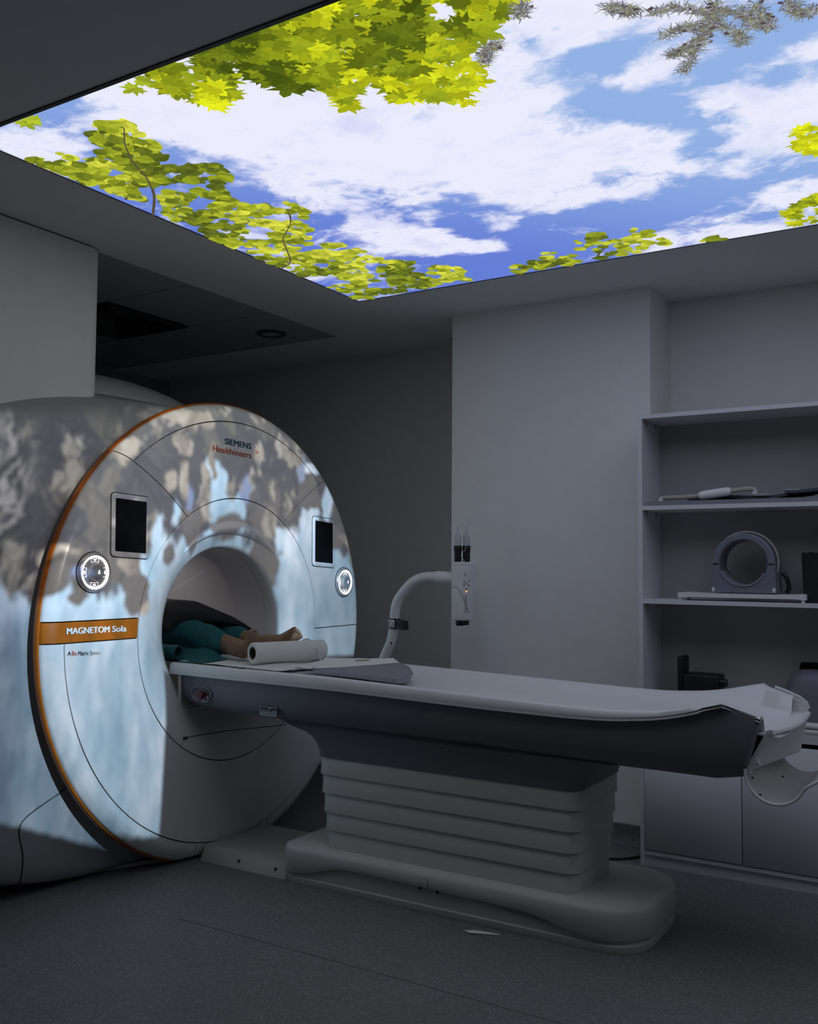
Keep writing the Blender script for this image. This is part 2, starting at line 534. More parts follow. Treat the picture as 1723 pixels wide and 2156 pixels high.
def text(name, body, size, org, ux, uy, m, parent, align='LEFT', bold=0.0, width=None, label=None):
    cu = bpy.data.curves.new(name, 'FONT')
    cu.body = body; cu.size = size; cu.align_x = align; cu.extrude = .0006
    cu.resolution_u = 4
    tmp = bpy.data.objects.new('tmp_text', cu)
    COL.objects.link(tmp)
    dg = bpy.context.evaluated_depsgraph_get()
    me = bpy.data.meshes.new_from_object(tmp.evaluated_get(dg))
    bpy.data.objects.remove(tmp)
    bpy.data.curves.remove(cu)
    if width:
        xs = [v.co.x for v in me.vertices]
        k = width / (max(xs) - min(xs)); mn = min(xs) if align == 'LEFT' else 0
        for v in me.vertices: v.co.x = (v.co.x - mn) * k
    if bold:
        # heavier strokes: the outline repeated a hair to each side
        v0 = [v.co.copy() for v in me.vertices]; f0 = [list(p.vertices) for p in me.polygons]; n0 = len(v0)
        me = bpy.data.meshes.new(name)
        me.from_pydata([v + Vector((d * bold, 0, q * .0001)) for q, d in enumerate((-1, 0, 1))  for v in v0], [], [[i + k * n0 for i in f] for k in range(3) for f in f0])
    ux = Vector(ux).normalized(); uy = Vector(uy); uy = (uy - ux * uy.dot(ux)).normalized(); uz = ux.cross(uy)
    org = Vector(org)
    for v in me.vertices:
        v.co = org + ux * v.co.x + uy * v.co.y + uz * v.co.z
    me.materials.clear()
    return fin(name, me, m, parent, smooth=False, label=label)
# outlines of the printed foliage, stems and cloud samples, in metres on the ceiling panel
CLUST = {
'maple': [(-1.326, 1.77), (-0.941, 2.0), (-0.996, 2.083), (-1.065, 2.128), (-1.143, 2.134), (-1.16, 2.206), (-1.145, 2.302), (-1.236, 2.308), (-1.282, 2.393), (-1.349, 2.344), (-1.359, 2.267), (-1.43, 2.305), (-1.498, 2.232), (-1.601, 2.261), (-1.604, 2.169), (-1.574, 2.107), (-1.64, 2.083), (-1.686, 2.056), (-1.707, 1.997), (-1.718, 1.931), (-1.734, 1.892), (-1.798, 1.943), (-1.842, 2.011), (-1.951, 2.029), (-1.969, 1.951), (-1.952, 1.851), (-1.964, 1.784), (-1.862, 1.773), (-1.67, 1.767), (-1.517, 1.771)] ,
'vine_a': [(-2.713, 2.0), (-2.584, 2.012), (-2.579, 2.123), (-2.499, 2.105), (-2.365, 1.943), (-2.259, 1.926), (-2.226, 1.97), (-2.263, 2.061), (-2.275, 2.154), (-2.35, 2.236), (-2.49, 2.338), (-2.667, 2.437), (-2.719, 2.261), (-2.722, 2.016)] ,
'vine_b': [(-2.35, 2.236), (-2.288, 2.295), (-2.206, 2.322), (-2.218, 2.405), (-2.332, 2.505), (-2.363, 2.616), (-2.326, 2.692), (-2.227, 2.696), (-2.195, 2.797), (-2.295, 3.003), (-2.406, 3.134), (-2.637, 3.367), (-2.72, 3.202), (-2.727, 2.878), (-2.706, 2.581), (-2.49, 2.338)] ,
'vine_c': [(-2.637, 3.367), (-2.406, 3.134), (-2.303, 3.194), (-2.269, 3.284), (-2.286, 3.418), (-2.196, 3.509), (-2.086, 3.611), (-1.974, 3.901), (-2.721, 3.922), (-2.72, 3.202)] ,
'vine_d': [(-1.898, 3.92), (-1.81, 3.811), (-1.692, 3.803), (-1.536, 3.645), (-1.43, 3.64), (-1.308, 3.584), (-1.257, 3.664), (-1.186, 3.625), (-1.146, 3.71), (-1.13, 3.816), (-1.079, 3.913), (-1.16, 3.92), (-1.584, 3.92)] ,
'vine_e': [(-1.042, 3.921), (-0.989, 3.866), (-0.942, 3.907), (-0.884, 3.941), (-0.967, 3.931)] ,
'maple_f': [(-0.526, 3.093), (-0.477, 3.047), (-0.413, 3.074), (-0.443, 3.282), (-0.492, 3.232), (-0.525, 3.172)] ,
'maple_g': [(-0.689, 3.827), (-0.616, 3.701), (-0.556, 3.631), (-0.449, 3.545), (-0.502, 3.937), (-0.633, 3.901)] ,
}
STEMS = {
's1': [(-2.733, 2.553), (-2.595, 2.426), (-2.487, 2.292), (-2.433, 2.188), (-2.348, 2.07), (-2.254, 1.98)] ,
's2': [(-2.723, 3.317), (-2.626, 3.257), (-2.509, 3.073), (-2.459, 3.002), (-2.332, 2.889), (-2.259, 2.787)] ,
's3': [(-2.72, 2.405), (-2.562, 2.295), (-2.476, 2.206)] ,
's4': [(-1.464, 3.922), (-1.379, 3.806), (-1.306, 3.746)] ,
'p1': [(-0.537, 2.242), (-0.582, 2.342), (-0.625, 2.417), (-0.689, 2.515)] ,
'p2': [(-0.582, 2.342), (-0.62, 2.308), (-0.682, 2.319)] ,
'p3': [(-0.603, 2.379), (-0.66, 2.41), (-0.693, 2.417)] ,
'p4': [(-0.564, 2.306), (-0.527, 2.4), (-0.521, 2.454)] ,
'p5': [(-0.557, 2.287), (-0.617, 2.216), (-0.681, 2.201)] ,
'p6': [(-0.547, 2.27), (-0.496, 2.312), (-0.48, 2.392)] ,
'p7': [(-0.458, 2.289), (-0.453, 2.372), (-0.45, 2.41)] ,
'p8': [(-1.126, 2.193), (-1.091, 2.152), (-1.06, 2.132)] ,
'p9': [(-0.929, 2.007), (-0.955, 2.048)] ,
'p10': [(-0.759, 2.12), (-0.735, 2.152), (-0.712, 2.171)] ,
'p11': [(-0.391, 2.329), (-0.369, 2.388), (-0.337, 2.384)] ,
}
SKY= [(-2.499, 1.755, 0.6), (-2.4, 1.814, 0.75), (-2.277, 1.801, 0.8), (-2.517, 1.835, 0.55), (-2.657, 1.887, 0.3), (-2.538, 1.957, 0.1), (-2.253, 1.866, 0.3), (-2.184, 1.775, 0.25), (-2.124, 1.843, 0.05), (-2.009, 2.011, 0.05), (-2.451, 2.133, 0.8), (-2.563, 2.2, 0.9), (-2.288, 2.166, 0.6), (-2.288, 2.251, 0.75), (-2.261, 2.312, 0.5), (-2.187, 2.049, 0.05), (-2.092, 2.222, 0), (-2.332, 2.53, 0.8), (-2.302, 2.599, 0.85), (-2.258, 2.626, 0.6), (-2.127, 2.601, 0.25), (-2.222, 2.984, 0.75), (-2.372, 3.154, 0.6), (-2.027, 2.868, 0.5), (-1.961, 2.962, 0.75), (-1.923, 3.071, 0.6), (-2.139, 3.095, 0.3), (-2.06, 2.795, 0.35), (-2.081, 2.678, 0.1), (-2.101, 3.246, 0.15), (-1.831, 3.096, 0.4), (-1.721, 3.049, 0.55), (-1.804, 2.946, 0.3), (-1.786, 3.24, 0.85), (-1.772, 3.374, 0.8), (-1.905, 3.296, 0.15), (-2.06, 3.406, 0.1), (-1.907, 3.461, 0.1), (-1.784, 3.568, 0.15), (-2.158, 3.569, 0.7), (-2.048, 3.672, 0.85), (-1.935, 3.777, 0.95), (-1.818, 3.73, 1), (-1.58, 3.552, 1), (-1.66, 3.538, 0.8), (-1.616, 3.402, 0.35), (-1.481, 3.42, 0.7), (-1.334, 3.447, 0.95), (-1.207, 3.464, 0.95), (-1.145, 3.558, 0.95), (-1.037, 3.507, 1), (-0.935, 3.459, 0.95), (-0.838, 3.413, 0.9), (-0.782, 3.603, 0.8), (-0.752, 3.79, 0.7), (-1.009, 3.729, 0.5), (-0.89, 3.768, 0.2), (-1.13, 3.816, 0.35), (-0.79, 3.888, 0.2), (-1.805, 2.203, 0), (-1.82, 2.465, 0), (-1.748, 2.638, 0), (-1.518, 2.563, 0), (-1.312, 2.496, 0), (-1.258, 2.717, 0), (-1.528, 2.907, 0.05), (-1.421, 3.069, 0.1), (-1.197, 2.964, 0), (-1.308, 3.238, 0.15), (-1.158, 3.224, 0.2), (-1.058, 3.185, 0.3), (-1.129, 3.096, 0.35), (-1.007, 3.032, 0.25), (-0.923, 3.126, 0.1), (-0.844, 2.963, 0.1), (-0.976, 2.806, 0), (-1.07, 2.471, 0), (-1.073, 2.258, 0.05), (-1.064, 2.181, 0.2), (-0.993, 2.392, 0.55), (-0.999, 2.247, 0.7), (-1.008, 2.176, 0.6), (-1.001, 2.48, 0.7), (-0.932, 2.521, 0.9), (-0.939, 2.395, 0.8), (-0.893, 2.311, 0.7), (-0.934, 2.157, 0.3), (-0.901, 2.081, 0.1), (-0.809, 2.159, 0), (-0.862, 2.199, 0), (-0.907, 2.262, 0.15), (-0.733, 2.181, 0.1), (-0.788, 2.269, 0.5), (-0.779, 2.352, 0.75), (-0.864, 2.411, 0.8), (-0.751, 2.423, 0.5), (-0.811, 2.487, 0.1), (-0.744, 2.483, 0.3), (-0.846, 2.511, 0.15), (-0.771, 2.617, 0.8), (-0.858, 2.629, 0.9), (-0.804, 2.728, 0.9), (-0.685, 2.547, 0.65), (-0.62, 2.645, 0.75), (-0.495, 2.522, 0.8), (-0.395, 2.479, 0.75), (-0.41, 2.711, 0.7), (-0.513, 2.739, 0.7), (-0.387, 2.64, 0.2), (-0.761, 2.824, 0.75), (-0.713, 2.8, 0.2), (-0.629, 2.734, 0.25), (-0.732, 2.99, 0.8), (-0.641, 2.968, 0.35), (-0.572, 2.901, 0.15), (-0.465, 2.896, 0.1), (-0.605, 3.065, 0.2), (-0.802, 3.028, 0.85), (-0.741, 3.147, 0.7), (-0.809, 3.171, 0.35), (-0.705, 3.255, 0.2), (-0.634, 3.21, 0.6), (-0.554, 3.175, 0.4), (-0.611, 3.402, 0.7), (-0.713, 3.437, 0.9), (-0.613, 3.497, 0.2), (-0.682, 3.608, 0.1), (-0.541, 3.352, 0.6), (-0.458, 3.192, 0.4), (-0.409, 2.864, 0.2), (-1.287, 2.048, 0.05), (-1.673, 1.957, 0.05)]

# ------------------------------------------------------------------ room shell
ZC = 2.645
fl = struct(box('floor', -5.3, 2.5, -2.1, 5.2, -.1, 0, M['floor']))
# weld seams of the vinyl sheets
for (y, x0, x1) in ((2.62, -2.6, 2.4), (1.35, -2.9, 2.4)):
    box('floor_seam', x0, x1, y - .0025, y + .0025, -.001, .0006, M['weld'], fl)
struct(box('wall_back', -5.2, -2.47, 5.06, 5.16, 0, 2.75, M['wall']))
pil = struct(box('wall_pillar', -2.47, -1.392, 4.45, 5.16, 0, 2.75, M['wall']))
struct(box('wall_alcove', -1.392, 2.4, 4.785, 4.9, 0, 2.75, M['wall']))
struct(box('wall_right', 2.4, 2.5, -2.1, 4.9, 0, 2.75, M['wall_dim']))
struct(box('wall_front', -5.2, 2.4, -2.1, -2.0, 0, 2.75, M['wall_dim']))
struct(box('wall_left', -5.3, -5.2, -2.1, 5.16, 0, 2.75, M['wall_dim']))
# coved skirting on the pillar
def cove(name, x0, x1, y):
    pr = [(-.012, .0), (-.012, .086), (-.003, .092), (0, .092)]
    pr = [(-.05, .001), (-.03, .006), (-.014, .022), (-.008, .05), (-.008, .088), (0, .092), (0, .0)]
    rings = [[Vector((x, y + a, b)) for a, b in pr] for x in (x0, x1)]
    vs, fs = loft(rings)
    return struct(mk(name, vs, fs, M['vinyl_skirt'], None))
cove('baseboard_pillar', -2.47, -1.392, 4.45)
cove('baseboard_back', -5.2, -2.47, 5.06)
cove('baseboard_alcove', -1.392, 2.4, 4.785)

# lowered plaster ceiling round the light panel
PX0, PX1, PY0, PY1 = -2.745, 2.0, 1.79, 3.965
SX = -3.29
ce = struct(boxes('ceiling', [
    (SX, PX0 - .004, -2.0, 5.16, ZC, ZC + .1), (PX1 + .004, 2.4, -2.0, 4.9, ZC, ZC + .1),
    (PX0 - .004, PX1 + .004, -2.0, PY0 - .014, ZC, ZC + .1), (PX0 - .004, PX1 + .004, PY1 + .004, 4.9, ZC, ZC + .1),
    (-5.2, SX, 4.535, 5.16, ZC, ZC + .1), (-5.2, SX, -2.0, 1.53, ZC, ZC + .1),
    (-5.2, SX, 1.53, 4.535, ZC + .06, ZC + .1)], M['ceil']))
tile_me = None
for i in range(3):
    for j in range(5):
        x1 = SX - .6 * i; y1 = 4.535 - .6 * j
        if (i, j) == (1, 1):
            continue
        if tile_me is None:
            bm = boxg(-.596, -.004, -.596, -.004, .004, .05, .002, 1)
            tile_me = bpy.data.meshes.new('ceiling_tile'); bm.to_mesh(tile_me); bm.free()
            tile_me.materials.append(M['tile'])
        o = bpy.data.objects.new('ceiling_tile', tile_me)
        o.location = (x1, y1, ZC)
        COL.objects.link(o); o.parent = ce
# square louvred air outlet
av = thing('air_vent', 'dark square air outlet with louvres in the tiled ceiling', 'vent', (SX - .9, 3.635, ZC))
cx, cy = SX - .9, 3.635
for k in range(4):
    a = .29 - .065 * k; z1 = ZC + .006 + .012 * k
    o_ = []
    for (h, zz) in ((a, z1 - .008), (a - .035, z1 + .02), (a - .041, z1 + .018), (a - .004, z1 - .012)):
        o_.append([Vector((cx + sx * h, cy + sy * h, zz)) for sx, sy in ((1, 1), (-1, 1), (-1, -1), (1, -1))])
    vs, fs = loft(o_ + [o_[0]], cap=False)
    mk('louvre' if k else 'outer_frame', vs, fs, M['vent'], av, smooth=False)
box('duct_cap', cx - .29, cx + .29, cy - .29, cy + .29, ZC + .05, ZC + .058, M['black'], av)
dl = thing('ceiling_speaker', 'small round dark fitting set in the tiled ceiling', 'ceiling fitting', (-3.585, 4.282, ZC))
disc_prof('rim', [(.055, .002), (.058, -.008), (.082, -.007), (.088, .0), (.088, .006)], (-3.585, 4.282, ZC), (0, 0, 1), (1, 0, 0), M['vent'], dl)
disc_prof('grille', [(0, .001), (.03, .0), (.056, -.002)], (-3.585, 4.282, ZC), (0, 0, 1), (1, 0, 0), M['tile'], dl)

# white boxed-in duct that rises from the scanner housing to the ceiling
rr_ = [rrect(-4.05, -3.245, 1.4, 2.785, [.11, .05, .05, .05], z, 10) for z in (1.80, ZC - .006)]
vs, fs = loft(rr_)
struct(mk('wall_duct', vs, fs, M['wall']))
rr_ = [rrect(-4.04, -3.252, 1.42, 2.778, [.105, .05, .05, .05], z, 10) for z in (ZC - .006, ZC)]
vs, fs = loft(rr_)
struct(mk('trim_1', vs, fs, M['seam']))

# ------------------------------------------------------------------ luminous sky panel
pn = thing('sky_light_panel', 'backlit ceiling panel printed with blue sky, clouds and green leaves', 'light panel', (-.8, 2.88, ZC))
boxes('panel_frame', [(PX0 - .004, PX0, PY0, PY1, ZC - .003, ZC + .03), (PX1, PX1 + .004, PY0, PY1, ZC - .003, ZC + .03),
                      (PX0 - .004, PX1 + .004, PY0 - .014, PY0, ZC - .004, ZC + .03), (PX0 - .004, PX1 + .004, PY1, PY1 + .004, ZC - .003, ZC + .03)], M['black'], pn)
def sky_at(x, y):
    sw = sb = 0
    for (a, b, v) in SKY:
        d = (a - x) ** 2 + (b - y) ** 2 + .0016
        q = d ** -1.6
        sw += q; sb += q * v
    if x > -.45:
        n = .25 + .75 * mnoise.fractal(Vector((x * 2.1, y * 2.1, 3.3)), .8, 2.0, 3)
        k = min(1, (x + .45) / .4)
        return sb / sw * (1 - k) + n * k
    return sb / sw
nu, nv = 96, 54
vs, fs = grid(nu, nv, lambda i, j: (PX0 + (PX1 - PX0) * i / (nu - 1), PY0 + (PY1 - PY0) * j / (nv - 1), ZC))
me = bpy.data.meshes.new('printed_sky')
me.from_pydata(vs, [], [list(reversed(f)) for f in fs])
at = me.attributes.new('blue', 'FLOAT', 'POINT')
at.data.foreach_set('value', [sky_at(v[0], v[1]) for v in vs])
mt = bpy.data.materials.new('printed_sky_film'); mt.use_nodes = True
nt = mt.node_tree; nt.nodes.remove(nt.nodes['Principled BSDF']); g = NT(nt)
an = g.n('ShaderNodeAttribute'); an.attribute_name = 'blue'
tc = g.n('ShaderNodeTexCoord').outputs['Object']
tx, ty, _ = g.sep(tc)
wv = g.v('ADD', tc, g.v('SCALE', g.v('SUBTRACT', g.noise(tc, 3.0, 3, .6, True), (.5, .5, .5)), .25))
nz = g.noise(g.v('MULTIPLY', wv, (1.0, 1.25, 1)), 4.6, 7, .62)
nz2 = g.noise(wv, 15, 4, .65)
val = g.m('ADD', an.outputs['Fac'], g.m('MULTIPLY', g.m('SUBTRACT', nz, .5), 1.35))
val = g.m('ADD', val, g.m('MULTIPLY', g.m('SUBTRACT', nz2, .5), .45))
f = g.sstep(val, .26, .66)
deep = g.mix(g.sstep(g.m('SUBTRACT', tx, g.m('MULTIPLY', ty, .9)), -5.3, -3.2), c4((.10, .16, .52)), c4((.22, .34, .60)))
cl = g.mix(g.sstep(nz, .25, .5), c4((.52, .54, .72)), c4((.635, .645, .755)))
colr = g.mix(f, cl, deep)
e = g.n('ShaderNodeEmission'); g.put(e.inputs[0], colr); e.inputs[1].default_value = PANEL_GAIN
nt.links.new(e.outputs[0], nt.nodes['Material Output'].inputs[0])
me.materials.append(mt)
o = bpy.data.objects.new('printed_sky', me); link(o, pn)
o['label'] = 'printed blue sky with white clouds'

def inside(p, poly):
    x, y = p; c = False
    for (a, b), (d, e_) in zip(poly, poly[1:] + poly[:1]):
        if (b > y) != (e_ > y) and x < (d - a) * (y - b) / (e_ - b) + a:
            c = not c
    return c

MAPLE = []
for k, (r, a) in enumerate([(.30, -90), (.55, -62), (.50, -40), (.95, -22), (.62, -8), (.78, 8), (.52, 22), (1.05, 40), (.72, 50), (.55, 62), (.85, 74), (1.15, 90)]):
    MAPLE.append((r * cos(rad(a)), r * sin(rad(a))))
MAPLE = MAPLE + [(-x, y) for x, y in reversed(MAPLE[1:-1])]
ROUND = [(.62 * cos(t) * (1 + .12 * cos(2 * t)), .8 * sin(t) + .12 * cos(t) ** 2 * (1 if sin(t) < 0 else 0)) for t in [2 * pi * q / 11 for q in range(11)]]
ROUND[3] = (ROUND[3][0], 1.05)

class Leafs:
    def __init__(s): s.v = []; s.f = []; s.c = []; s.d = 0
    def poly(s, pts, col):
        s.d += 1
        z = ZC - .0012 - s.d * 1.6e-6
        n = len(s.v)
        s.v += [(x, y, z) for x, y in pts]
        s.f.append(list(range(n + len(pts) - 1, n - 1, -1)))
        s.c.append(col)
    def leaf(s, shape, x, y, size, rot, col, sq=1.0):
        # keep inside the film
        c, q = cos(rot), sin(rot)
        pts = []
        for a, b in shape:
            a = a * size * (1 + random.uniform(-.08, .08)); b = b * size * sq
            px, py = x + a * c - b * q, y + a * q + b * c
            pts.append((min(max(px, PX0 + .001), PX1 - .001), min(max(py, PY0 + .001), PY1 - .001)))
        s.poly(pts, col)
        if size > .026:
            h = len(shape) // 2 + 1
            k = random.choice((.72, .8, 1.2))
            s.poly(pts[:h + 1] if shape is MAPLE else pts[3:9], [q * k for q in col])
            s.strip([(x, y), ((pts[h - 1][0] + x * .3) / 1.3, (pts[h - 1][1] + y * .3) / 1.3)], .0008, .0005, [q * .6 for q in col])
    def strip(s, pts, w0, w1, col):
        for i in range(len(pts) - 1):
            a = Vector(pts[i]); b = Vector(pts[i + 1]); t = (b - a)
            if t.length < 1e-6: continue
            t.normalize(); n = Vector((-t.y, t.x))
            q = w0 + (w1 - w0) * i / max(1, len(pts) - 1); r = w0 + (w1 - w0) * (i + 1) / max(1, len(pts) - 1)
            s.poly([tuple(a + n * q), tuple(a - n * q), tuple(b - n * r), tuple(b + n * r)], col)

L = Leafs()
def fill(poly, n, shape, smin, smax, pal, edge_dark=None, sq=(.6, 1.0)):
    xs = [p[0] for p in poly]; ys = [p[1] for p in poly]
    k = 0; tries = 0
    while k < n and tries < n * 60:
        tries += 1
        p = (random.uniform(min(xs), max(xs)), random.uniform(min(ys), max(ys)))
        if not inside(p, poly): continue
        if not (PX0 < p[0] < PX1 and PY0 < p[1] < PY1): continue
        k += 1
        if mnoise.noise(Vector((p[0] * 9, p[1] * 9, 1.7))) > (.30 if shape is MAPLE else .27) and n > 100: continue     # gaps of sky
        t = .5 + .9 * mnoise.noise(Vector((p[0] * 3.2, p[1] * 3.2, 9.1))) + random.uniform(-.45, .45)
        if edge_dark: t += edge_dark(p)
        t = min(1, max(0, t))
        a, b, c = pal
        col = [a[i] + (b[i] - a[i]) * t * 2 if t < .5 else b[i] + (c[i] - b[i]) * (t * 2 - 1) for i in range(3)]
        L.leaf(shape, p[0], p[1], random.uniform(smin, smax), random.uniform(0, 2 * pi), col, random.uniform(*sq))
PALM = ((.065, .09, .006), (.22, .27, .01), (.52, .545, .01))
PALV = ((.085, .11, .012), (.26, .31, .015), (.52, .53, .05))
brown = (.07, .055, .04)
def stem(k, w0=.004, w1=.002, col=brown):
    L.strip([(p.x, p.y) for p in spline([(a, b, 0) for a, b in STEMS[k]], 5)], w0, w1, col)
for k in ('s1', 's2', 's3', 's4'):
    stem(k, .0055, .003)
fill(CLUST['maple'], 520, MAPLE, .04, .072, PALM, lambda p: (p[1] - 2.02) * 1.1 - max(0, (-p[0] - 1.35)) * .25)
for (x, y) in ((-2.05, 1.835), (-2.0, 1.815), (-2.50, 1.81), (-2.46, 1.815)):
    L.leaf(MAPLE, x, y, .045, random.uniform(0, 6), (.3, .36, .02))
for k, n in (('vine_a', 330), ('vine_b', 560), ('vine_c', 560), ('vine_d', 150), ('vine_e', 12)):
    fill(CLUST[k], n, ROUND, .022, .05, PALV)
fill(CLUST['maple_f'], 26, MAPLE, .028, .05, PALM, lambda p: .2)
fill(CLUST['maple_g'], 60, MAPLE, .025, .045, PALM, lambda p: .2)
# the print goes on past the right edge of the picture
for (x, y, r) in ((.15, 3.86, .2), (.55, 3.88, .18), (1.0, 3.7, .25), (.8, 1.95, .25), (-.2, 1.85, .1)):
    fill([(x + r * cos(q) * 1.6, y + r * sin(q)) for q in [2 * pi * s / 12 for s in range(12)]], 70, MAPLE, .03, .055, PALM)
for k in ('s1', 's2'):
    stem(k, .0035, .002)
# pine twigs
for k in [q for q in STEMS if q.startswith('p')]:
    pts = spline([(a, b, 0) for a, b in STEMS[k]], 8)
    L.strip([(p.x, p.y) for p in pts if p.y > PY0 + .002], .006 if k == 'p1' else .0035, .002, (.16, .15, .14))
    for i, p in enumerate(pts):
        for q in range(16):
            a = random.uniform(0, 2 * pi); ln = random.uniform(.012, .034)
            x, y = p.x + random.uniform(-.014, .014), p.y + random.uniform(-.014, .014)
            if y < PY0 + .04 : continue
            col = random.choice(((.10, .10, .12), (.15, .155, .15), (.26, .27, .30), (.20, .20, .08), (.09, .08, .07)))
            L.strip([(x, y), (x + ln * cos(a), y + ln * sin(a))], .0016, .0006, col)
        if random.random() < .3 and p.y > PY0 + .03:
            L.leaf(ROUND, p.x + random.uniform(-.02, .02), p.y + random.uniform(-.02, .02), .009, random.uniform(0, 6), (.07, .05, .06))
me = bpy.data.meshes.new('printed_leaves')
me.from_pydata(L.v, [], L.f)
ca = me.attributes.new('tint', 'FLOAT_COLOR', 'CORNER')
buf = []
for p, c in zip(me.polygons, L.c):
    buf += list(c4(c)) * p.loop_total
ca.data.foreach_set('color', buf)
mt = bpy.data.materials.new('printed_leaf_film'); mt.use_nodes = True
nt = mt.node_tree; nt.nodes.remove(nt.nodes['Principled BSDF']); g = NT(nt)
an = g.n('ShaderNodeAttribute'); an.attribute_name = 'tint'
tc = g.n('ShaderNodeTexCoord').outputs['Object']
vn = g.noise(tc, 70, 3, .6)
e = g.n('ShaderNodeEmission')
g.put(e.inputs[0], g.v('SCALE', an.outputs['Color'], g.m('ADD', .7, g.m('MULTIPLY', vn, .6))))
e.inputs[1].default_value = PANEL_GAIN
nt.links.new(e.outputs[0], nt.nodes['Material Output'].inputs[0])
mt.cycles.emission_sampling = 'NONE'
me.materials.append(mt)
o = bpy.data.objects.new('printed_leaves', me); link(o, pn)
o['kind'] = 'stuff'; o['label'] = 'printed yellow-green leaves and pine twigs'

# ------------------------------------------------------------------ scanner
GY, GZ = 3.388, 1.006
sc = thing('mri_scanner', 'large white round MRI scanner with orange stripe, lit by projected stream picture', 'scanner', (-3.9, GY, 0))
def prof(r):
    if r <= .6:
        return -3.02 - .088 * ((.6 - r) / .215) ** 2.0
    x = -3.02 - .012 * ((r - .6) / .43) ** 2
    if r > .975:
        x -= .032 * ((r - .975) / .062) ** 2
    return x
def P3(r, a, dx=0.0):
    return Vector((prof(r) + dx, GY + r * cos(a), max(.014, GZ + r * sin(a))))
GAP = .0024
def panel(name, r0, r1, a0, a1, m, nr=10, na=40, parent=sc, **kw):
    """cover piece between two radii and two angle functions of radius"""
    a0f = a0 if callable(a0) else (lambda r: a0)
    a1f = a1 if callable(a1) else (lambda r: a1)
    R0, R1 = r0 + GAP, r1 - (GAP if r1 < 1.03 else 0)
    rs = []
    for i in range(nr):
        rs.append(R0 + (R1 - R0) * i / (nr - 1))
    if r1 > 1.03:
        rs = sorted(set(rs + [.985, 1.0, 1.012, 1.022, 1.03]) ); rs = [r for r in rs if r >= R0 - 1e-9]
    def fn(i, j):
        r = rs[i]; g_ = GAP / r
        lo, hi = a0f(r) + g_, a1f(r) - g_
        return P3(r, lo + (hi - lo) * j / (na - 1))
    vs, fs = slab(len(rs), na, fn, Vector((-.012, 0, 0)))
    return mk(name, vs, fs, m, parent, angle=50, **kw)
def ang_at_z(z, left):
    def f(r):
        s = math.asin(max(-1, min(1, (z - GZ) / r)))
        return pi - s if left else s
    return f
tl = lambda r: rad(123.5 + (134.0 - 123.5) * (r - .6) / (1.06 - .6))
tr = lambda r: pi - tl(r)
ST, SB = 1.076, .994
front = sc
panel('top_cover', .6, .957, tr, tl, M['shell'])
panel('top_rim_cover', .957, 1.037, tr, tl, M['shell'], nr=4)
panel('side_cover', .6, 1.037, tl, ang_at_z(ST, True), M['shell'], nr=14)
panel('stripe', .6, 1.037, ang_at_z(ST, True), ang_at_z(SB, True), M['orange'], nr=14, na=6, label='orange stripe across the left of the cover')
panel('side_cover', .6, 1.037, lambda r: ang_at_z(.972, False)(r), tr, M['shell'], nr=14)
a_b = lambda y: (lambda r: 2 * pi - math.acos(max(-1, min(1, (y - GY) / r))))
panel('lower_cover', .6, .957, ang_at_z(SB, True), lambda r: 2 * pi + ang_at_z(.972, False)(r), M['shell'], na=90)
panel('lower_rim_cover', .957, 1.037, ang_at_z(SB, True), a_b(3.161), M['shell'], nr=4, na=50)
panel('bottom_rim_cover', .957, 1.037, a_b(3.161), a_b(3.638), M['shell'], nr=4, na=24)
panel('lower_rim_cover', .957, 1.037, a_b(3.638), lambda r: 2 * pi + ang_at_z(.972, False)(r), M['shell'], nr=4, na=50)
# flared tunnel mouth
rs = [.385 + (.6 - GAP - .385) * (i / 17) for i in range(18)]
pr = [(.372, -3.20), (.372, -3.125), (.376, -3.113)] + [(r, prof(r)) for r in rs] + [(.6 - GAP, -3.032)]
vs, fs = lathe_axis([(r, x) for r, x in pr], (0, GY, GZ), (1, 0, 0), (0, 1, 0), 120)
mk('tunnel_mouth', vs, fs, M['shell'], sc, angle=60)
# hooded lip over the tunnel
def lip(i, j):
    t = i / 40; a = rad(48 + 84 * t); k = sin(pi * t) ** .7
    s = j / 7
    r = .452 + .062 * k * (s - .5) + .012
    b = sin(pi * s)
    return Vector((prof(r) + .002 + .024 * k * b * (1.3 - s), GY + r * cos(a), GZ + r * sin(a)))
vs, fs = slab(41, 8, lip, Vector((-.012, 0, 0)))
mk('tunnel_lip', vs, fs, M['bezel'], sc, angle=70)
# tunnel
pr = [(.371, -3.16), (.368, -3.3), (.352, -3.34), (.35, -3.36), (.35, -4.55), (.40, -4.72), (.46, -4.76)]
vs, fs = lathe_axis(pr, (0, GY, GZ), (1, 0, 0), (0, 1, 0), 96)
mk('tunnel_liner', vs, fs, M['bore'], sc)
# dark plate behind the seams
pr = [(.58, -3.06), (.62, -3.045), (.9, -3.052), (1.0, -3.062), (1.0, -3.08)]
vs, fs = lathe_axis(pr, (0, GY, GZ), (1, 0, 0), (0, 1, 0), 96)
vs = [Vector((v.x, v.y, max(.02, v.z))) for v in vs]
mk('cover_backing', vs, fs, M['seam'], sc)
# orange edge ring
def ringpart(name, pr, m, a0=0, a1=2 * pi, n=140, **kw):
    vs, fs = lathe_axis(pr, (0, GY, GZ), (1, 0, 0), (0, 1, 0), n, a0, a1)
    vs = [Vector((v.x, v.y, max(.012, v.z))) for v in vs]
    return mk(name, vs, fs, m, sc, **kw)
ringpart('edge_ring', [(1.02, -3.072), (1.043, -3.0725), (1.0455, -3.076), (1.046, -3.085), (1.0455, -3.095), (1.041, -3.099), (1.01, -3.099)], M['orange'], label='orange edge ring behind the round cover')
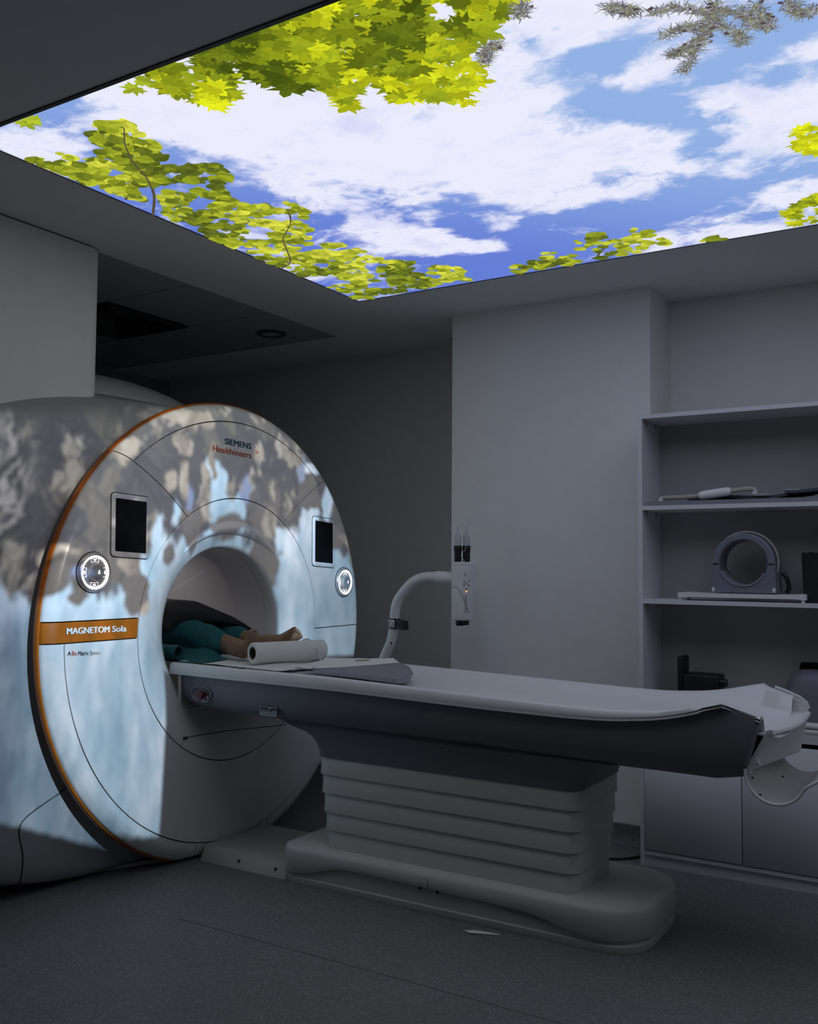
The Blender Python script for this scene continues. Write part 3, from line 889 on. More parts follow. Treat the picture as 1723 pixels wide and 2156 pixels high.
# chord seam under the table and little latch
def onface(y, z, dx=.0012):
    r = sqrt((y - GY) ** 2 + (z - GZ) ** 2)
    return Vector((prof(r) + dx, y, z))
tube('lower_seam', [onface(3.066 + .70 * t, .547 - .038 * t, -.0005) for t in [q / 24 for q in range(25)]], .0022, M['seam'], sc, n=6)
box('latch', -3.03, -3.017, 3.06, 3.085, .54, .55, M['seam'], sc)
# housing
def sup(a, b, n, cy, cz, x, N=128, zmin=.02, n2=None):
    out = []
    for k in range(N):
        t = 2 * pi * k / N
        c, s = cos(t), sin(t)
        n_ = n if s >= 0 or n2 is None else n2
        a_, bb = (a, b) if c <= 0 else (min(a, .985), b)
        if c > 0: n_ = 2.0 if s >= 0 else min(n_, 2.4)
        y = a_ * abs(c) ** (2 / n_) * (1 if c >= 0 else -1)
        z = b * abs(s) ** (2 / n_) * (1 if s >= 0 else -1)
        out.append(Vector((x, cy + y, max(zmin, cz + z))))
    return out
# x, half width, half height, squareness above, squareness below
ST_ = []
for (x, a, b, n) in [(-3.09, 1.018, 1.018, 2.0), (-3.11, 1.014, 1.014, 2.0), (-3.14, 1.016, 1.014, 2.0), (-3.16, 1.05, 1.015, 2.15), (-3.18, 1.15, 1.016, 2.4), (-3.20, 1.32, 1.017, 2.6),
       (-3.225, 1.58, 1.018, 2.8), (-3.26, 1.78, 1.022, 2.9), (-3.31, 1.82, 1.035, 3.0), (-3.42, 1.82, 1.06, 3.1), (-3.55, 1.82, 1.075, 3.2), (-3.8, 1.82, 1.085, 3.2),
       (-4.2, 1.82, 1.085, 3.2), (-4.5, 1.75, 1.085, 3.0), (-4.66, 1.5, 1.04, 2.8), (-4.74, 1.25, .95, 2.5), (-4.76, .9, .8, 2.3), (-4.76, .46, .46, 2.0)]:
    d = min(1.05, max(.2, .2 + (-3.06 - x) / .36 * .66))
    n2 = 2.0
    if x < -3.15 and x > -4.6:
        lo_, hi_ = 1.2, 12.0
        for _ in range(40):
            n2 = (lo_ + hi_) / 2
            if (1.006 / b) ** n2 + (d / a) ** n2 > 1: lo_ = n2
            else: hi_ = n2
    ST_.append((x, a, b, n, max(2.0, min(n2, 2.0 + (-3.15 - x) * 12))))
rings = [sup(a, b, n, GY, GZ, x, n2=n2) for x, a, b, n, n2 in ST_]
vs, fs = loft(rings, cap=False)
mk('housing', vs, fs, M['body'], sc, angle=60)
# domed rear top cover
def dome(i, j):
    u = 2 * pi * i / 48; s = j / 12 * pi / 2
    return Vector((-3.98 + .52 * cos(u) * cos(s), 3.22 + .86 * sin(u) * cos(s), 1.98 + .275 * sin(s)))
vs, fs = grid(48, 13, dome, True)
mk('rear_top_cover', vs, fs, M['shell'], sc)
# foot strip round the housing
fr = [(-3.085, 3.15, .010), (-3.2, 2.935, .010), (-3.32, 2.715, .010), (-3.42, 2.535, .010), (-3.45, 2.48, .010)]
tube('foot_strip', spline(fr, 5), .011, M['cream'], sc, n=8)
# seam of the service flap low on the left side
tube('flap_seam', spline([(-3.118, 2.548, .428), (-3.157, 2.53, .398), (-3.170, 2.476, .371), (-3.181, 2.421, .341), (-3.187, 2.39, .318), (-3.191, 2.378, .29), (-3.195, 2.384, .253), (-3.2, 2.4, .204), (-3.205, 2.409, .165), (-3.214, 2.413, .118), (-3.222, 2.415, .089), (-3.25, 2.43, .04)], 4), .0026, M['seam'], sc, n=6)
# lettering
UX, UZ = (0, 1, 0), (0, 0, 1)
text('lettering', 'SIEMENS', .04, (prof(.86) + .001, 3.292, 1.853), (0, 1, -.03), UZ, M['teal_ink'], sc, bold=.0011, width=.182, label='dark teal maker lettering')
text('lettering', 'Healthineers', .041, (prof(.82) + .001, 3.212, 1.812), (0, 1, -.03), UZ, M['orange_ink'], sc, bold=.0008, width=.262, label='orange-red lettering')
lg = None
dv, df = [], []
for (dy, dz, r) in ((0, 0, .0058), (-.011, .011, .0036), (-.011, -.009, .0036), (-.019, .024, .0024), (-.019, .001, .0026), (-.019, -.020, .0024), (-.028, .013, .002), (-.028, -.008, .002), (-.037, .004, .0014)):
    c = Vector((prof(.84) + .0012, 3.520 + dy, 1.838 + dz)); n0 = len(dv)
    dv += [c + Vector((0, r * cos(2 * pi * q / 12), r * sin(2 * pi * q / 12))) for q in range(12)]
    df.append(list(range(n0, n0 + 12)))
mk('dot_emblem', dv, df, M['orange_ink'], sc, smooth=False, label='orange-red cluster of dots')
text('lettering', 'MAGNETOM', .0345, (prof(.8) + .001, 2.436, 1.029), (0, 1, -.015), UZ, M['white_ink'], sc, bold=.0013, width=.205, label='white model lettering on the stripe')
text('lettering', 'Sola', .0345, (prof(.7) + .001, 2.654, 1.026), (0, 1, -.015), UZ, M['white_ink'], sc, bold=.0010, width=.072, label='white model lettering on the stripe')
text('lettering', 'A', .023, (prof(.9) + .001, 2.445, .948), (0, 1, -.05), UZ, M['black_ink'], sc)
text('lettering', 'Bio', .023, (prof(.9) + .001, 2.465, .947), (0, 1, -.05), UZ, M['orange_ink'], sc, width=.025)
text('lettering', 'Matrix System', .023, (prof(.85) + .001, 2.494, .9455), (0, 1, -.05), UZ, M['black_ink'], sc, width=.107)

# touch displays
def display(cy, cz, hw, hh, lean):
    fr_ = []
    def ring(a, b, r, dx):
        q = rrect(-a, a, -b, b, r, 0, 5)
        out = []
        for v in q:
            y = cy + v.x; z = cz + v.y - lean * v.x
            rr2 = sqrt((y - GY) ** 2 + (z - GZ) ** 2)
            out.append(Vector((prof(min(rr2, .97)) + dx, y, z)))
        return out
    vs, fs = loft([ring(hw + .004, hh + .004, .02, -.004), ring(hw + .004, hh + .004, .02, .0012), ring(hw + .001, hh + .001, .018, .0016)], cap=False)
    mk('display_shadow_gap', vs, fs, M['seam'], sc)
    vs, fs = loft([ring(hw, hh, .017, -.004), ring(hw, hh, .017, .005), ring(hw - .004, hh - .004, .014, .008), ring(hw - .016, hh - .020, .004, .008), ring(hw - .018, hh - .022, .002, .004)], cap=False)
    fr0 = mk('display_frame', vs, fs, M['bezel'], sc)
    r_ = ring(hw - .017, hh - .021, .002, .0055)
    mk('screen', r_, [list(range(len(r_)))], M['screen'], fr0, smooth=False, label='black switched-off screen')
display(2.737, 1.452, .098, .128, .045)
display(4.056, 1.418, .098, .128, .055)

# round control dials with lit rings
def dial(cy, cz):
    r0 = sqrt((cy - GY) ** 2 + (cz - GZ) ** 2)
    nx = prof(min(r0, .95)); tilt = .06 * (1 if cy < GY else -1)
    o = Vector((nx, cy, cz)); ax = Vector((1, -tilt * .4, 0)).normalized()
    u = Vector((0, 1, 0))
    def L_(name, pr, m, parent=sc, n=56, **kw):
        vs, fs = lathe_axis(pr, o, ax, (u - ax * u.dot(ax)), n)
        return mk(name, vs, fs, m, parent, **kw)
    gp = L_('dial_gap', [(.082, -.01), (.082, .002), (.078, .002)], M['seam'])
    bz = L_('dial_bezel', [(.079, -.01), (.079, .008), (.077, .013), (.072, .016), (.067, .014), (.066, .006)], M['chrome'])
    L_('dial_light_ring', [(.0665, .006), (.0665, .0125), (.064, .0145), (.0585, .0135), (.0575, .007)], M['glow'], bz, label='glowing white ring')
    L_('dial_face', [(.058, .006), (.058, .008), (.03, .0085), (.0, .0085)], M['dial'], bz)
    kn = L_('dial_knob', [(.034, .008), (.034, .022), (.031, .027), (.022, .027), (.014, .023), (0, .022)], M['dial'], bz)
    # lit button outlines and pictograms
    v_ = ax.cross(u).normalized(); u_ = v_.cross(ax).normalized()
    def at(a, r, h): return o + ax * h + (u_ * cos(a) + v_ * sin(a)) * r
    for k in range(4):
        c = k * pi / 2
        loop = [at(c - .33, .0565, .0095), at(c, .0575, .0095), at(c + .33, .0565, .0095), at(c + .42, .042, .0095), at(c, .0415, .0095), at(c - .42, .042, .0095), at(c - .33, .0565, .0095)]
        vs, fs = tubeg(loop, .0009, 5)
        mk('button_outline', vs, fs, M['glow'], bz)
        vs, fs = [], []
        for (da, dr, q) in ((0, .049, .0042), (.1, .050, .0026), (-.1, .050, .0026)):
            cc = at(c + da, dr, .0098); n0 = len(vs)
            vs += [cc + (u_ * cos(2 * pi * s / 10) + v_ * sin(2 * pi * s / 10)) * q for s in range(10)]
            fs.append(list(range(n0, n0 + 10)))
        mk('button_symbol', vs, fs, M['glow'], bz, smooth=False)
    vs, fs = [], []
    for (dy, dz, q, h) in ((.010, .006, .0036, .0248), (.010, -.002, .0052, .0248)):
        cc = o + ax * h + u_ * dy + v_ * dz; n0 = len(vs)
        vs += [cc + (u_ * cos(2 * pi * s / 10) * q + v_ * sin(2 * pi * s / 10) * q * .8) for s in range(10)]
        fs.append(list(range(n0, n0 + 10)))
    mk('knob_symbol', vs, fs, M['glow'], bz, smooth=False)
dial(2.556, 1.264)
dial(4.245, 1.207)

# lamp inside the tunnel
ld = bpy.data.lights.new('tunnel_lamp', 'POINT'); ld.energy = 1.25; ld.shadow_soft_size = .05; ld.color = (1, .95, .95)
lo = bpy.data.objects.new('tunnel_lamp', ld); lo.location = (-3.75, GY - .06, GZ + .27); COL.objects.link(lo); lo.parent = sc; lo.matrix_parent_inverse = parent_inv(sc)

# ------------------------------------------------------------------ patient table
tb = thing('patient_table', 'long white patient table on a ribbed pedestal in front of the scanner', 'table', (-1.85, 3.39, 0))
TY = 3.388
ZR = [(-3.12, .866), (-2.24, .856), (-1.6, .838), (-1.25, .828), (-1.1, .826), (-.95, .836), (-.86, .851), (-.79, .868), (-.742, .878), (-.70, .864), (-.63, .842), (-.605, .81), (-.585, .785), (-.575, .78)]
ZL = [(-3.12, .828), (-2.24, .818), (-1.6, .802), (-1.25, .798), (-1.1, .802), (-.95, .818), (-.86, .838), (-.79, .860), (-.742, .874), (-.70, .855), (-.63, .832)]
ZM = [(-3.12, .845), (-2.24, .832), (-1.6, .805), (-1.1, .785), (-.75, .776), (-.575, .770)]
xs = [-3.12 + .04 * i for i in range(53)] + [-1.0, -.97, -.94, -.91, -.88, -.86, -.84, -.82, -.80, -.78, -.765, -.752, -.742, -.732, -.715, -.70, -.68, -.66, -.645, -.632]
xs = sorted(set(round(x, 4) for x in xs))
def top_ring(x):
    zr, zl, zm = slerp(ZR, x) if x < -.82 else lerp(ZR, x), slerp(ZL, x) if x < -.82 else lerp(ZL, x), lerp(ZM, x)
    h = max(.004, zr - zl)
    k = min(1.0, (x + 3.12) / .02 + .6)
    W_ = .318 - .022 * max(0, min(1, (x + .742) / .02)) - .03 * max(0, min(1, (x + .63) / .05))
    zl -= .004 if x < -.80 else 0
    q = [(-W_ + .012, zl), (-W_ - .003, zl + .003), (-W_ - .003, zl + .3 * h), (-W_ + .002, zr - .22 * h), (-W_ + .009, zr - .05 * h), (-W_ + .018, zr), (-W_ + .032, zr - .001),
         (-W_ + .05, zr - .008), (-.225, zm + .3 * (zr - zm)), (-.15, zm + .004), (0, zm)]
    pts = q + [(-a, b) for a, b in reversed(q[:-1])]
    return [Vector((x, TY + a, b)) for a, b in pts]
trg = [top_ring(x) for x in xs]
vs, fs = slab(len(xs), len(trg[0]), lambda i, j: trg[i][j], Vector((0, 0, -.010)))
mk('tabletop', vs, fs, M['tabw'], tb, angle=45)
vs, fs = slab(5, 9, lambda i, j: Vector((-.645 + .062 * i / 4, TY + .272 * (j / 4 - 1), .778 + .012 * (j / 4 - 1) ** 2 - .006 * i / 4)), Vector((0, 0, -.006)))
mk('end_tray', vs, fs, M['tabw'], tb)
pv_ = [(-.645, .846), (-.615, .834), (-.592, .818), (-.585, .80), (-.588, .768), (-.645, .768)]
vs, fs = loft([[Vector((x, TY + y, z)) for x, z in pv_] for y in (.272, .284)])
mk('end_rail', vs, fs, M['tabw'], tb, smooth=False)
# grey beam under the tabletop
BT = [(-3.07, .826), (-2.24, .815), (-1.6, .800), (-1.25, .796), (-1.1, .800), (-.95, .816), (-.86, .836), (-.79, .858), (-.742, .874), (-.70, .862), (-.63, .841)]
BB = [(-3.07, .672), (-3.03, .664), (-2.5, .648), (-2.0, .642), (-1.6, .638), (-1.1, .626), (-.75, .622), (-.63, .64)]
def beam_ring(x, e=1.0):
    zt, zb = lerp(BT, x), lerp(BB, x)
    h = zt - zb
    q = [(-.30, zt), (-.302, zt - .25 * h), (-.296, zt - .62 * h), (-.275, zb + .18 * h), (-.245, zb + .05 * h), (-.20, zb), (-.1, zb - .002)]
    if x > -.745: q[0] = (-.298, zt - .001)
    zi = min(zt - .012, lerp(ZM, x) - .036)
    q = [(-.12, zi), (-.25, zi), (-.284, zt - .012)] + q
    q = [(a * e, b) for a, b in q]
    pts = q + [(-a, b) for a, b in reversed(q)]
    sh = .055 * max(0, min(1, (x + .95) / .3))
    return [Vector((x + sh * ((b - zb) / h - 1), TY + a, b)) for a, b in pts]
bx_ = [-3.07, -3.065, -3.055, -3.04, -3.0, -2.8, -2.6, -2.4, -2.2, -2.0, -1.8, -1.6, -1.4, -1.25, -1.1, -1.0, -.95, -.9, -.86, -.82, -.79, -.765, -.742, -.72, -.70, -.68, -.66, -.645, -.635, -.63]
ee = {-3.07: .965, -3.065: .98, -3.055: .993, -.635: .985, -.63: .965}
vs, fs = loft([beam_ring(x, ee.get(x, 1)) for x in bx_])
mk('table_beam', vs, fs, M['tabg'], tb, angle=50)
# white end frame near the scanner
def er(x, o):
    q = [(-.303 - o, .828), (-.303 - o, .70), (-.295 - o, .672 - o), (-.24, .655 - o), (.24, .655 - o), (.295 + o, .672 - o), (.303 + o, .70), (.303 + o, .828)]
    return [Vector((x, TY + a, b)) for a, b in q]
vs, fs = loft([er(-3.078, .004), er(-3.066, .004), er(-3.064, .001), er(-3.078, .001)], cap=False)
mk('beam_end_trim', vs, fs, M['tabw'], tb)
# collar between beam and lift
CR = [(.522, -2.393, -1.247, 3.166, 3.61, .06), (.545, -2.395, -1.243, 3.162, 3.614, .06), (.575, -2.402, -1.225, 3.155, 3.62, .06), (.60, -2.42, -1.19, 3.148, 3.63, .06),
      (.62, -2.45, -1.14, 3.14, 3.64, .055), (.636, -2.50, -1.08, 3.13, 3.65, .05), (.648, -2.58, -1.0, 3.15, 3.63, .05), (.665, -2.6, -.98, 3.16, 3.62, .05)]
vs, fs = loft([rrect(x0, x1, y0, y1, r, z, 8) for z, x0, x1, y0, y1, r in CR])
mk('lift_collar', vs, fs, M['tabg'], tb, angle=60)
# telescoping lift covers, upper ones outside
zs = [.522, .450, .375, .299, .227, .150]
for k in range(5):
    i = .006 * k
    z1, z0 = zs[k], zs[k + 1]
    x0, x1, y0, y1 = -2.388 + i, -1.252 - i, 3.171 + i, 3.605 - i
    R = [rrect(x0 - d, x1 + d, y0 - d, y1 + d, .055, z, 8) for d, z in ((-.012, z1 + .004), (-.004, z1), (.0, z1 - .006), (.0, z0 + .02), (.0012, z0 + .006), (.0008, z0 + .0015), (-.002, z0), (-.012, z0 + .001))]
    vs, fs = loft(R)
    mk('lift_cover', vs, fs, M['bellow'], tb, angle=40)
# base: inner plinth, outer shell with a wavy lower edge
BX0, BX1, BY0, BY1 = -2.545, -1.035, 3.155, 3.665
vs, fs = loft([rrect(BX0 + d, BX1 - d, BY0 + d, BY1 - d, [.13, .06, .06, .14], z, 14) for d, z in ((.002, .0), (.0, .006), (.0, .026), (.006, .03), (.008, .11))])
mk('base_plinth', vs, fs, M['cream'], tb)
WV = [(-2.6, .042), (-2.44, .044), (-2.36, .066), (-2.29, .09), (-2.22, .098), (-1.48, .088), (-1.40, .08), (-1.33, .066), (-1.26, .05), (-1.2, .044), (-1.0, .042)]
def shell_ring(d, z, wave=False, dz=0):
    out = []
    r = rrect(BX0 - d, BX1 + d, BY0 - d, BY1 + d, [max(.02, q + d) for q in (.15, .06, .06, .16)], z, 14)
    # more points on the long sides so the wave is smooth
    full = []
    for q0, (a, b) in enumerate(zip(r, r[1:] + r[:1])):
        n = 24 if q0 in (14, 44) else 1
        full += [a.lerp(b, q / n) for q in range(n)]
    for v in full:
        out.append(Vector((v.x, v.y, slerp(WV, v.x) + dz if wave else z)))
    return out
vs, fs = loft([shell_ring(-.004, 0, True, .004), shell_ring(.004, 0, True), shell_ring(.007, 0, True, .003), shell_ring(.009, .115), shell_ring(.009, .132), shell_ring(.004, .147), shell_ring(-.012, .154), shell_ring(-.10, .158)])
mk('base_shell', vs, fs, M['bellow'], tb, angle=50)
for x in (-1.842, ):
    box('base_seam', x - .001, x + .001, BY0 - .0095, BY0 + .02, .10, .13, M['seam'], tb)
for x, z in ((-1.875, .091), (-1.80, .09)):
    disc_prof('screw', [(0, .004), (.006, .004), (.007, 0)], (x, BY0 - .006, z), (0, -1, 0), (1, 0, 0), M['black'], tb, n=12)
# low duct that joins base and scanner on the floor
vs, fs = loft([rrect(-3.02, -2.53, 3.20 - d, 3.62 + d, .012, z, 4) for d, z in ((.03, 0), (.026, .012), (.004, .05), (-.004, .058), (-.02, .06))])
mk('floor_duct', vs, fs, M['cream'], tb, angle=50)
for x in (-2.80, -2.60):
    disc_prof('screw', [(0, .004), (.006, .004), (.007, 0)], (x, 3.183, .03), (0, -.85, .5), (1, 0, 0), M['black'], tb, n=12)
# release knob in an oval recess
yk = TY - .3005
def oval(c, a, b, y, n=32, tw=0):
    return [Vector((c[0] + a * cos(2 * pi * q / n), y, c[1] + b * sin(2 * pi * q / n))) for q in range(n)]
vs, fs = loft([oval((-2.945, .738), .062, .036, yk + .006), oval((-2.945, .738), .062, .036, yk - .004), oval((-2.945, .738), .055, .030, yk - .006), oval((-2.945, .738), .050, .026, yk - .001), oval((-2.945, .738), .046, .023, yk + .002)])
kp = mk('knob_recess', vs, fs, M['tabg'], tb)
disc_prof('release_knob', [(.010, 0), (.011, .016), (.018, .018), (.019, .03), (.016, .036), (0, .036)], (-2.927, yk, .738), (0, -1, 0), (1, 0, 0), M['red'], kp, n=24, label='dark red knob')
tube('knob_ring', [(-2.912 + .016 * cos(t), yk - .012, .722 + .014 * sin(t)) for t in [2 * pi * q / 20 for q in range(21)]], .0012, M['chrome'], kp, n=6)
# warning sticker
stk = box('sticker', -2.617, -2.527, yk - .0008, yk + .0005, .676, .716, M['sticker'], tb)
for (x0, x1, z0, z1) in ((-2.612, -2.570, .702, .712), (-2.612, -2.552, .6965, .699), (-2.562, -2.545, .700, .703), (-2.553, -2.532, .7045, .712)):
    box('sticker_print', x0, x1, yk - .0014, yk - .0006, z0, z1, M['black_ink'], stk)
tube('sticker_hand', [(-2.565, yk - .0012, .700), (-2.557, yk - .0012, .706), (-2.548, yk - .0012, .710), (-2.538, yk - .0012, .706), (-2.533, yk - .0012, .701)], .0022, M['black_ink'], stk, n=6)
tube('sticker_diamond', [(-2.572, yk - .001, .684), (-2.564, yk - .001, .690), (-2.556, yk - .001, .684), (-2.564, yk - .001, .679), (-2.572, yk - .001, .684)], .0006, M['black_ink'], stk, n=5)
# small mark on the rail
tube('rail_mark', [(-2.765, 3.085, .864), (-2.75, 3.095, .8645), (-2.735, 3.085, .8635), (-2.715, 3.083, .864), (-2.705, 3.094, .864), (-2.725, 3.098, .8645)], .0022, M['black_ink'], tb, n=6)
# foot end: white end plate, side edging, hanging trough for a paper roll
def plate():
    # in the plane across the table, leaning outwards at the top
    near_t, far_t, far_b, near_b = Vector((-.606, 3.115, .795)), Vector((-.585, 3.665, .785)), Vector((-.602, 3.60, .66)), Vector((-.672, 3.115, .672))
    nrm = (far_t - near_t).cross(near_b - near_t).normalized()
    if nrm.x < 0: nrm = -nrm
    def fn(i, j):
        s, t = i / 10, j / 6
        p = near_t.lerp(far_t, s).lerp(near_b.lerp(far_b, s), t)
        return p + nrm * .02 * sin(pi * s) * (1 - t)
    vs, fs = slab(11, 7, fn, -nrm * .012)
    mk('end_plate', vs, fs, M['tabw'], tb, angle=40)
    tp = [fn(i, 0) for i in range(11)]
    tube('end_plate_rim', tp, .009, M['tabw'], tb, n=8)
plate()
tube('side_edging', [(-.70, TY + .300, .868), (-.66, TY + .298, .856), (-.615, TY + .292, .838), (-.592, TY + .288, .822), (-.584, TY + .286, .80)], .006, M['bezel'], tb, n=8)
tc0 = (-.59, .672)
def trough(i, j):
    t = i / 28; y = 3.09 + .56 * j / 4
    a = rad(175 + 165 * min(t, .86) / .86)
    r = .088
    p = Vector((tc0[0] + r * cos(a), y, tc0[1] + r * sin(a)))
    if t > .86:
        p += Vector((.085, 0, .055)) * ((t - .86) / .14)
    return p
vs, fs = slab(29, 5, trough, lambda v: Vector((0, 0, -.005)))
trh = mk('roll_trough', vs, fs, M['trough'], tb, angle=50)
tube('trough_rim', [trough(i, 0) for i in range(29)], .0045, M['tabw'], trh, n=6)
for (a, y) in ((200, 3.16), (235, 3.12), (200, 3.5), (240, 3.45)):
    p = Vector((tc0[0] + .086 * cos(rad(a)), y, tc0[1] + .086 * sin(rad(a))))
    box('trough_slot', p.x - .004, p.x + .002, p.y - .002, p.y + .002, p.z - .004, p.z + .003, M['black'], trh)
tube('trough_hanger', [(-.645, 3.13, .70), (-.672, 3.13, .685), (-.677, 3.13, .665)], .012, M['tabw'], tb, n=8)
tube('trough_hanger', [(-.625, 3.58, .69), (-.665, 3.58, .68), (-.677, 3.58, .665)], .012, M['tabw'], tb, n=8)

# ------------------------------------------------------------------ person lying in the tunnel
def skin(name, chains, m, parent=None, sub=2, root=None, label=None, extra=None):
    """chains: lists of (x, y, z, r) or (x, y, z, rx, ry); chains share points by equal coordinates"""
    vs, es, rs, idx = [], [], [], {}
    for ch in chains:
        prev = None
        for p in ch:
            key = tuple(round(q, 4) for q in p[:3])
            if key not in idx:
                idx[key] = len(vs); vs.append(p[:3]); rs.append((p[3], p[4] if len(p) > 4 else p[3]))
            k = idx[key]
            if prev is not None and prev != k: es.append((prev, k))
            prev = k
    me = bpy.data.meshes.new('tmp'); me.from_pydata(vs, es, [])
    ob = bpy.data.objects.new('tmp', me); COL.objects.link(ob)
    sm = ob.modifiers.new('s', 'SKIN'); sm.use_smooth_shade = True
    sl = me.skin_vertices[0].data
    for i, r in enumerate(rs):
        sl[i].radius = r
        sl[i].use_root = (i == (root or 0))
    sb = ob.modifiers.new('u', 'SUBSURF'); sb.levels = sub; sb.render_levels = sub
    dg = bpy.context.evaluated_depsgraph_get()
    out = bpy.data.meshes.new_from_object(ob.evaluated_get(dg))
    bpy.data.objects.remove(ob); bpy.data.meshes.remove(me)
    out.name = name
    if extra:
        for v in out.vertices: v.co = extra(v.co)
    out.materials.clear()
    return fin(name, out, m, parent, True, 180, label)

pe = thing('person', 'person lying on the table with legs in the tunnel, bare feet towards the camera', 'person', (-3.4, 3.40, .87))
def foot(heel, ball, tip, side, ank):
    """chains of one foot: ankle -> heel and sole, five toes"""
    H, B, T, A = Vector(heel), Vector(ball), Vector(tip), Vector(ank)
    d = (T - H).normalized(); w = Vector(side).normalized()
    mid = H.lerp(B, .5)
    ch = [[(*A, .036), (*A.lerp(H, .45), .038), (*H, .036)]]
    ch.append([(*A, .036), (*(A.lerp(mid, .62)), .040), (*mid, .038, .036), (*B, .042, .030)])
    n = d.cross(w)
    toes = []
    for k, (off, ln, r) in enumerate(((-.030, .044, .0125), (-.011, .044, .0092), (.004, .040, .0086), (.018, .034, .008), (.031, .026, .0078))):
        b0 = B + w * off * .75 + d * .004
        p1 = B + w * off + d * (.020 + ln * .25)
        p2 = B + w * off * 1.05 + d * (.016 + ln * .8)
        toes.append((b0, p1, p2, r))
    return ch, toes
fa, ta = foot((-2.905, 3.345, .890), (-2.868, 3.322, .968), (-2.848, 3.305, 1.02), (-.25, .93, .15), (-2.985, 3.345, .925))
fb, tbn = foot((-2.955, 3.535, .905), (-2.815, 3.545, .968), (-2.752, 3.55, 1.0), (.20, .75, -.55), (-3.03, 3.525, .935))
KN = (-3.40, 3.30, 1.03); KF = (-3.42, 3.53, 1.03); HP = (-3.82, 3.40, .965)
body = [[(*HP, .13), (-4.0, 3.40, .975, .13), (-4.18, 3.40, .985, .14), (-4.33, 3.40, .99, .12), (-4.43, 3.40, .995, .055), (-4.50, 3.40, 1.0, .075), (-4.60, 3.40, 1.0, .085), (-4.66, 3.40, 1.0, .055)],
        [(*HP, .13), (-3.72, 3.31, .985, .095), (*KN, .062), (-3.24, 3.325, .985, .06), (-3.10, 3.34, .95, .045), (-2.985, 3.345, .925, .036)] ,
        [(*HP, .13), (-3.72, 3.50, .985, .095), (*KF, .062), (-3.26, 3.53, .99, .06), (-3.14, 3.525, .955, .045), (-3.03, 3.525, .935, .036)],
        [(-4.33, 3.40, .99, .12), (-4.32, 3.24, .985, .055), (-4.12, 3.19, .955, .045), (-3.95, 3.20, .945, .038), (-3.85, 3.26, .99, .03)],
        [(-4.33, 3.40, .99, .12), (-4.32, 3.56, .985, .055), (-4.12, 3.60, .955, .045), (-3.95, 3.59, .945, .038), (-3.85, 3.53, .99, .03)]]
body += fa + fb
for t in (ta, tbn):
    for b0, p1, p2, r in t:
        base = (-2.868, 3.322, .968) if t is ta else (-2.815, 3.545, .968)
        body.append([(*base, .042, .030), (*p1, r), (*p2, r * .92)])
skin('body', body, M['skin'], pe)
# toenails would be a pixel wide: left to the skin. loose teal trousers
def crumple(v):
    n = mnoise.noise(v * 16) * .007 + mnoise.noise(v * 34) * .0035
    return v + Vector((0, n, n * 1.2))
skin('trouser_leg', [[(-3.86, 3.32, .965, .135), (-3.70, 3.31, .985, .12), (-3.40, 3.30, 1.015, .092), (-3.24, 3.325, .965, .082), (-3.10, 3.335, .94, .068), (-3.03, 3.34, .925, .057)]], M['teal'], pe, 3, extra=crumple, label='loose teal trouser leg')
skin('trouser_leg', [[(-3.86, 3.48, .965, .135), (-3.70, 3.50, .985, .12), (-3.42, 3.53, 1.015, .085), (-3.26, 3.53, .965, .078), (-3.14, 3.525, .945, .064), (-3.07, 3.525, .935, .055)]], M['teal'], pe, 3, extra=crumple, label='loose teal trouser leg')
# trailing teal cloth at the table edge
def hem(i, j):
    x = -3.34 + .36 * i / 14; t = j / 8
    y = 3.12 + .17 * t
    z = .868 + .055 * t ** 1.5 + .008 * mnoise.noise(Vector((x * 14, y * 14, 0)))
    if x > -3.1: z = .868 + (z - .868) * max(.15, 1 - (x + 3.1) / .1)
    return Vector((x, y, z))
vs, fs = slab(15, 9, hem, Vector((0, 0, -.003)))
mk('gown_hem', vs, fs, M['teal'], pe)
# dark blanket over the thighs
TOPZ = [(-3.9, 1.12), (-3.7, 1.118), (-3.4, 1.108), (-3.24, 1.06), (-3.1, 1.018), (-3.0, .995)]
def blk(i, j):
    t = -1 + 2 * j / 22
    x = -3.17 + .09 * t - .70 * i / 20 + .02 * mnoise.noise(Vector((t * 2, 0, 5)))
    top = lerp(TOPZ, x) + (.012 if i else 0)
    lo = min(top - .02, 1.0 if t < 0 else .92)
    z = lo + (top - lo) * (1 - abs(t) ** 4)
    return Vector((x, 3.42 + .228 * t, z + .008 * mnoise.noise(Vector((x * 9, t * 4, 2)))))
vs, fs = slab(21, 23, blk, Vector((0, 0, -.012)))
bl = tag(mk('blanket', vs, fs, M['dark_cloth']), 'black blanket over the lying person\'s thighs at the tunnel mouth', 'blanket')
# thin pale tube running over the blanket
tube('hose', spline([(-3.30, 3.29, 1.075), (-3.285, 3.27, 1.06), (-3.30, 3.235, 1.03), (-3.33, 3.20, .985), (-3.37, 3.16, .93), (-3.42, 3.15, .89)], 6), .005, M['beige'], None, n=8)
tag(bpy.data.objects['hose'], 'thin pale hose hanging down over the dark blanket', 'hose')
# rolled teal drape
rd = []
for s, (x, y, z) in enumerate(((-3.30, 3.10, .907), (-3.128, 3.128, .905))):
    pass
def spiral(i, j):
    t = i / 70; a = t * 2 * pi * 2.2; r = .034 - .004 * t * 2.2
    ax = j / 6
    return Vector((-3.36 + .235 * ax, 3.118 + .012 * ax + r * cos(a), .9035 + r * sin(a)))
vs, fs = slab(71, 7, spiral, lambda v: Vector((0, (3.12 - v.y) * .05, (.9035 - v.z) * .05)))
tag(mk('rolled_drape', vs, fs, M['teal']), 'rolled-up teal drape on the table edge at the tunnel mouth', 'drape')
